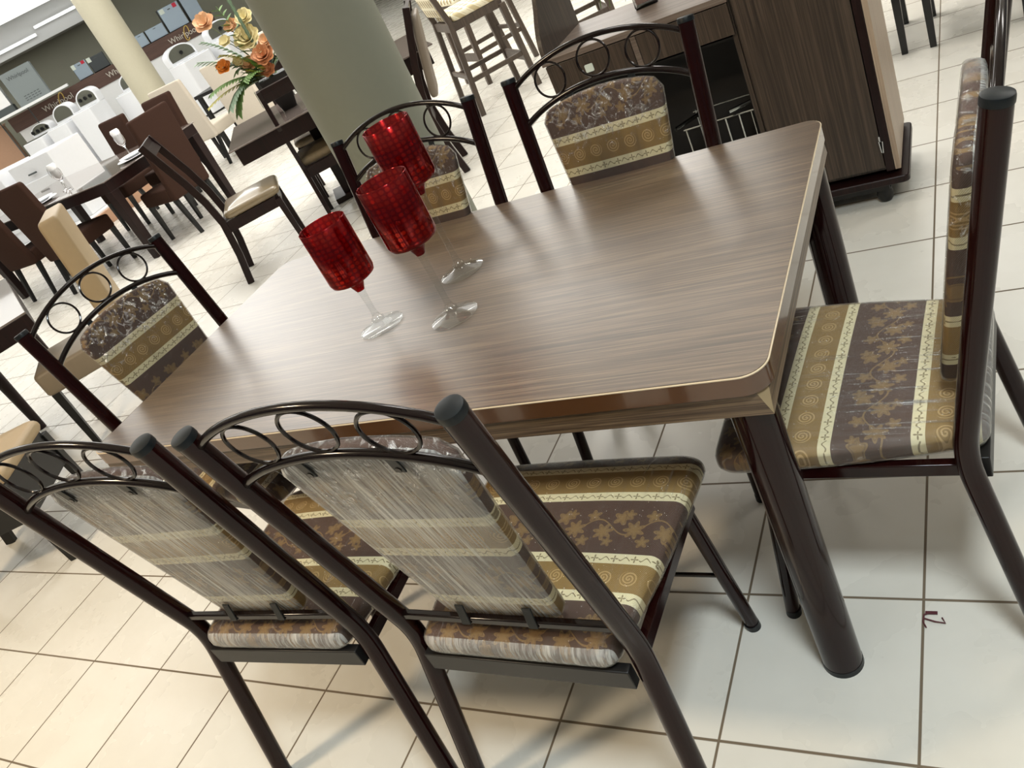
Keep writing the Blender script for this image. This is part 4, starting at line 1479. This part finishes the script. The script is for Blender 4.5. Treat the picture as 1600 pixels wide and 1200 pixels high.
ZL = 1.4712
fridge('small pale fridge cut by the distant column, leftmost on the right part of the ledge', 0.95, 20.05, ZL, 0.24, 0.25, 0.4, 'fridge_pale')
fridge('small pale fridge on the ledge, second from the distant column', 1.22, 20.05, ZL, 0.40, 0.25, 0.4, 'fridge_pale')
fridge('tall silver fridge with a red bow on the ledge', 1.66, 20.05, ZL, 0.45, 0.47, 0.45, 'fridge_pale', ((0.02, 0.36, 0.12, 0.45, 'paper'), (0.32, 0.38, 0.40, 0.46, 'red')))
fridge('tall grey fridge at the right end of the ledge', 2.16, 20.05, ZL, 0.32, 0.50, 0.45, 'fridge_grey')
fridge('low grey-blue fridge with a red sticker, left of the distant column', -0.40, 20.05, ZL, 0.31, 0.31, 0.4, 'fridge_grey', ((0.0, 0.22, 0.07, 0.31, 'paper'), (0.21, 0.25, 0.28, 0.31, 'red')))
fridge('dark fridge beside the distant column, left part of the ledge', -0.07, 20.05, ZL, 0.36, 0.29, 0.4, 'fridge_dark', ((0.0, 0.21, 0.08, 0.30, 'paper'),))
# rack with the carton
p = at(-1.62, 19.1)
t = thing('white_shelf_rack', 'white shelf carrying a big grey carton at the far left', 'shelf', p, WA)
for z_ in (1.50,):
    bm = bmesh.new()
    box(bm, (-0.7, 0, z_), (1.0, 0.6, z_ + 0.049))
    finish('shelf_board', bm, M['white_plain'], t, smooth=0, bevel=0.004)
for x_ in (-0.5, 0.10):
    bm = bmesh.new()
    box(bm, (x_, 0.57, 0.0), (x_ + 0.02, 0.59, 1.5))
    finish('upright', bm, M['ink'], t, smooth=0)
t = thing('appliance_carton', 'big grey appliance carton with printed name standing on the white shelf', 'carton', at(-1.56, 19.12, 1.55), WA)
bm = bmesh.new()
box(bm, (0, 0, 0), (0.60, 0.5, 0.62))
finish('box', bm, M['carton'], t, smooth=0, bevel=0.004)
text_mesh('printed_name', 'Whirlpool', 0.10, 0.001, M['ink'], t, (0.30, -0.003, 0.50), (PI / 2, 0, 0))
bm = bmesh.new()
for i in range(3):
    for j in range(5):
        box(bm, (0.16 + 0.065 * j, -0.003, 0.05 + 0.04 * i), (0.16 + 0.065 * j + 0.045, -0.0005, 0.05 + 0.04 * i + 0.012))
finish('printed_marks', bm, M['ink'], t, smooth=0)
t = thing('appliance_carton', 'pale carton at the very left edge beside the big grey one', 'carton', at(-2.18, 19.11, 1.55), WA)
bm = bmesh.new()
box(bm, (0, 0, 0.12), (0.50, 0.5, 0.5))
finish('box', bm, M['white_plain'], t, smooth=0, bevel=0.004)
bm = bmesh.new()
box(bm, (-0.02, 0.0, 0.0), (0.52, 0.5, 0.115))
finish('tray', bm, M['ink'], t, smooth=0, bevel=0.004)


def washer(label, s, D, deg, big=True, w_=0.62, top=1.05, knobs=4):
    p = at(s, D)
    t = thing('washing_machine', label, 'washing machine', p, WA + R(deg), 'white washing machines in front of the ledge')
    bm = bmesh.new()
    prism(bm, rrect(-w_ / 2, 0, w_ / 2, 0.60, 0.04, 5), 0.03, top)
    body = finish('body', bm, M['white_enamel'], t, bevel=0.01, smooth=30)
    bm = bmesh.new()
    prism(bm, rrect(-w_ / 2 + 0.05, 0.05, w_ / 2 - 0.05, 0.36, 0.04, 5), top + 0.0005, top + 0.018)
    finish('lid', bm, M['white_enamel'] if big else M['lid'], t, smooth=30, bevel=0.004)
    # rounded control console
    bm = bmesh.new()
    h = 0.30 if big else 0.20
    prof = [(-w_ / 2, top)] + [(w_ / 2 * math.cos(a) * -1, top + h * (0.45 + 0.55 * math.sin(a)) if True else 0) for a in [PI * k / 14 for k in range(15)]] + [(w_ / 2, top)]
    prism(bm, prof, 0.40, 0.58, f=lambda a, b, c: (a, c + (b - top) * 0.15, b))
    con = finish('console', bm, M['white_enamel'], t, smooth=40, bevel=0.006)
    bm = bmesh.new()
    sc = 0.86
    prof = [(-w_ / 2 * sc, top + 0.05)] + [(w_ / 2 * sc * math.cos(a) * -1, top + 0.02 + h * 0.9 * (0.40 + 0.55 * math.sin(a))) for a in [PI * k / 14 for k in range(15)]] + [(w_ / 2 * sc, top + 0.05)]
    prism(bm, prof, 0.394, 0.3999, f=lambda a, b, c: (a, c + (b - top) * 0.15, b))
    finish('panel', bm, M['lid'], con, smooth=0)
    for k in range(knobs):
        bm = bmesh.new()
        x_ = (k - (knobs - 1) / 2) * 0.12
        tube(bm, [(x_, 0.385, top + h * 0.5), (x_, 0.41, top + h * 0.5)], 0.032, 14)
        finish('knob', bm, M['knob_black'], con)
    bm = bmesh.new()
    box(bm, (-w_ / 2 + 0.04, 0.04, 0), (w_ / 2 - 0.04, 0.56, 0.03))
    finish('foot_frame', bm, M['knob_black'], t, smooth=0)
    return t


washer('white washing machine with round three-knob console, nearest left of the distant column', -0.70, 17.8, -35, True, 0.47, 1.05, 3)
washer('white washing machine with plain grey console, in the middle of the left row', -1.22, 18.15, -35, True, 0.47, 1.0, 0)
washer('white washing machine with four black knobs, at the left end of the row', -1.74, 18.5, -35, False, 0.47, 0.98, 4)
washer('white washing machine half hidden behind the distant column', 0.20, 18.2, -30, True, 0.55, 0.95, 2)
washer('white washing machine with rounded console right of the distant column', 1.58, 17.0, 25, True, 0.62, 0.98, 1)
washer('white washing machine with rounded console behind the flower arrangement', 2.42, 17.0, 25, True, 0.62, 1.02, 1)
# white stoves at the far left on a low platform
t = thing('low_platform', 'low tan wooden display platform at the left edge', 'platform', (-8.9, 4.75, 0), R(8))
bm = bmesh.new()
box(bm, (-1.6, 0, 0), (0.9, 2.2, 0.16))
finish('deck', bm, M['tanwood'], t, smooth=0, bevel=0.004)
bm = bmesh.new()
box(bm, (-1.6, 0.06, 0.16), (0.84, 2.2, 0.175))
finish('white_cover', bm, M['white_plain'], t, smooth=0)
gs = 'white stoves on the low platform'
for (x_, y_, z_, lb) in ((-0.95, 0.30, 0.175, 'white stove at the left edge on the low platform'), (-0.02, 0.30, 0.175, 'white stove with small dark handle, right one on the low platform')):
    t2 = thing('white_stove', lb, 'stove', (0, 0, 0), R(8), gs)
    pp = Matrix.Rotation(R(8), 3, 'Z') @ Vector((x_, y_, 0)) + Vector((-8.9, 4.75, 0))
    t2.location = (pp.x, pp.y, z_)
    bm = bmesh.new()
    box(bm, (0, 0, 0), (0.72, 0.6, 0.85))
    finish('body', bm, M['white_enamel'], t2, smooth=0, bevel=0.01)
    bm = bmesh.new()
    box(bm, (0.05, -0.02, 0.15), (0.67, 0, 0.62))
    finish('oven_door', bm, M['white_enamel'], t2, smooth=0, bevel=0.006)
    bm = bmesh.new()
    tube(bm, [(0.28, -0.03, 0.70), (0.42, -0.03, 0.70)], 0.010, 8)
    finish('handle', bm, M['ink'], t2)

t = thing('wooden_counter', 'tan wooden counter at the left edge, left of the display ledge', 'counter', at(-2.14, 20.0), WA)
bm = bmesh.new()
box(bm, (-1.2, 0, 0), (0.0, 0.5, 1.42))
finish('body', bm, M['tanwood'], t, smooth=0, bevel=0.005)
bm = bmesh.new()
box(bm, (-1.22, -0.02, 1.42), (0.02, 0.52, 1.45))
finish('top', bm, M['tanwood'], t, smooth=0, bevel=0.003)

# scrap on the floor
bm = bmesh.new()
tube(bm, [(0, 0, 0.003), (-0.012, -0.006, 0.004), (-0.014, -0.022, 0.003), (-0.008, -0.036, 0.003)], 0.0016, 6, flat=0.6)
tube(bm, [(-0.013, -0.014, 0.003), (0.008, -0.022, 0.004), (0.026, -0.024, 0.003), (0.020, -0.012, 0.004)], 0.0018, 6, flat=0.6)
box(bm, (-0.010, -0.003, 0.001), (0.012, 0.004, 0.003))
o = finish('torn_scrap', bm, M['scrap'], smooth=60)
o.location = (0.962, -0.29, 0)
tag(o, 'torn dark red scrap on the floor tile right of the table leg', 'scrap')
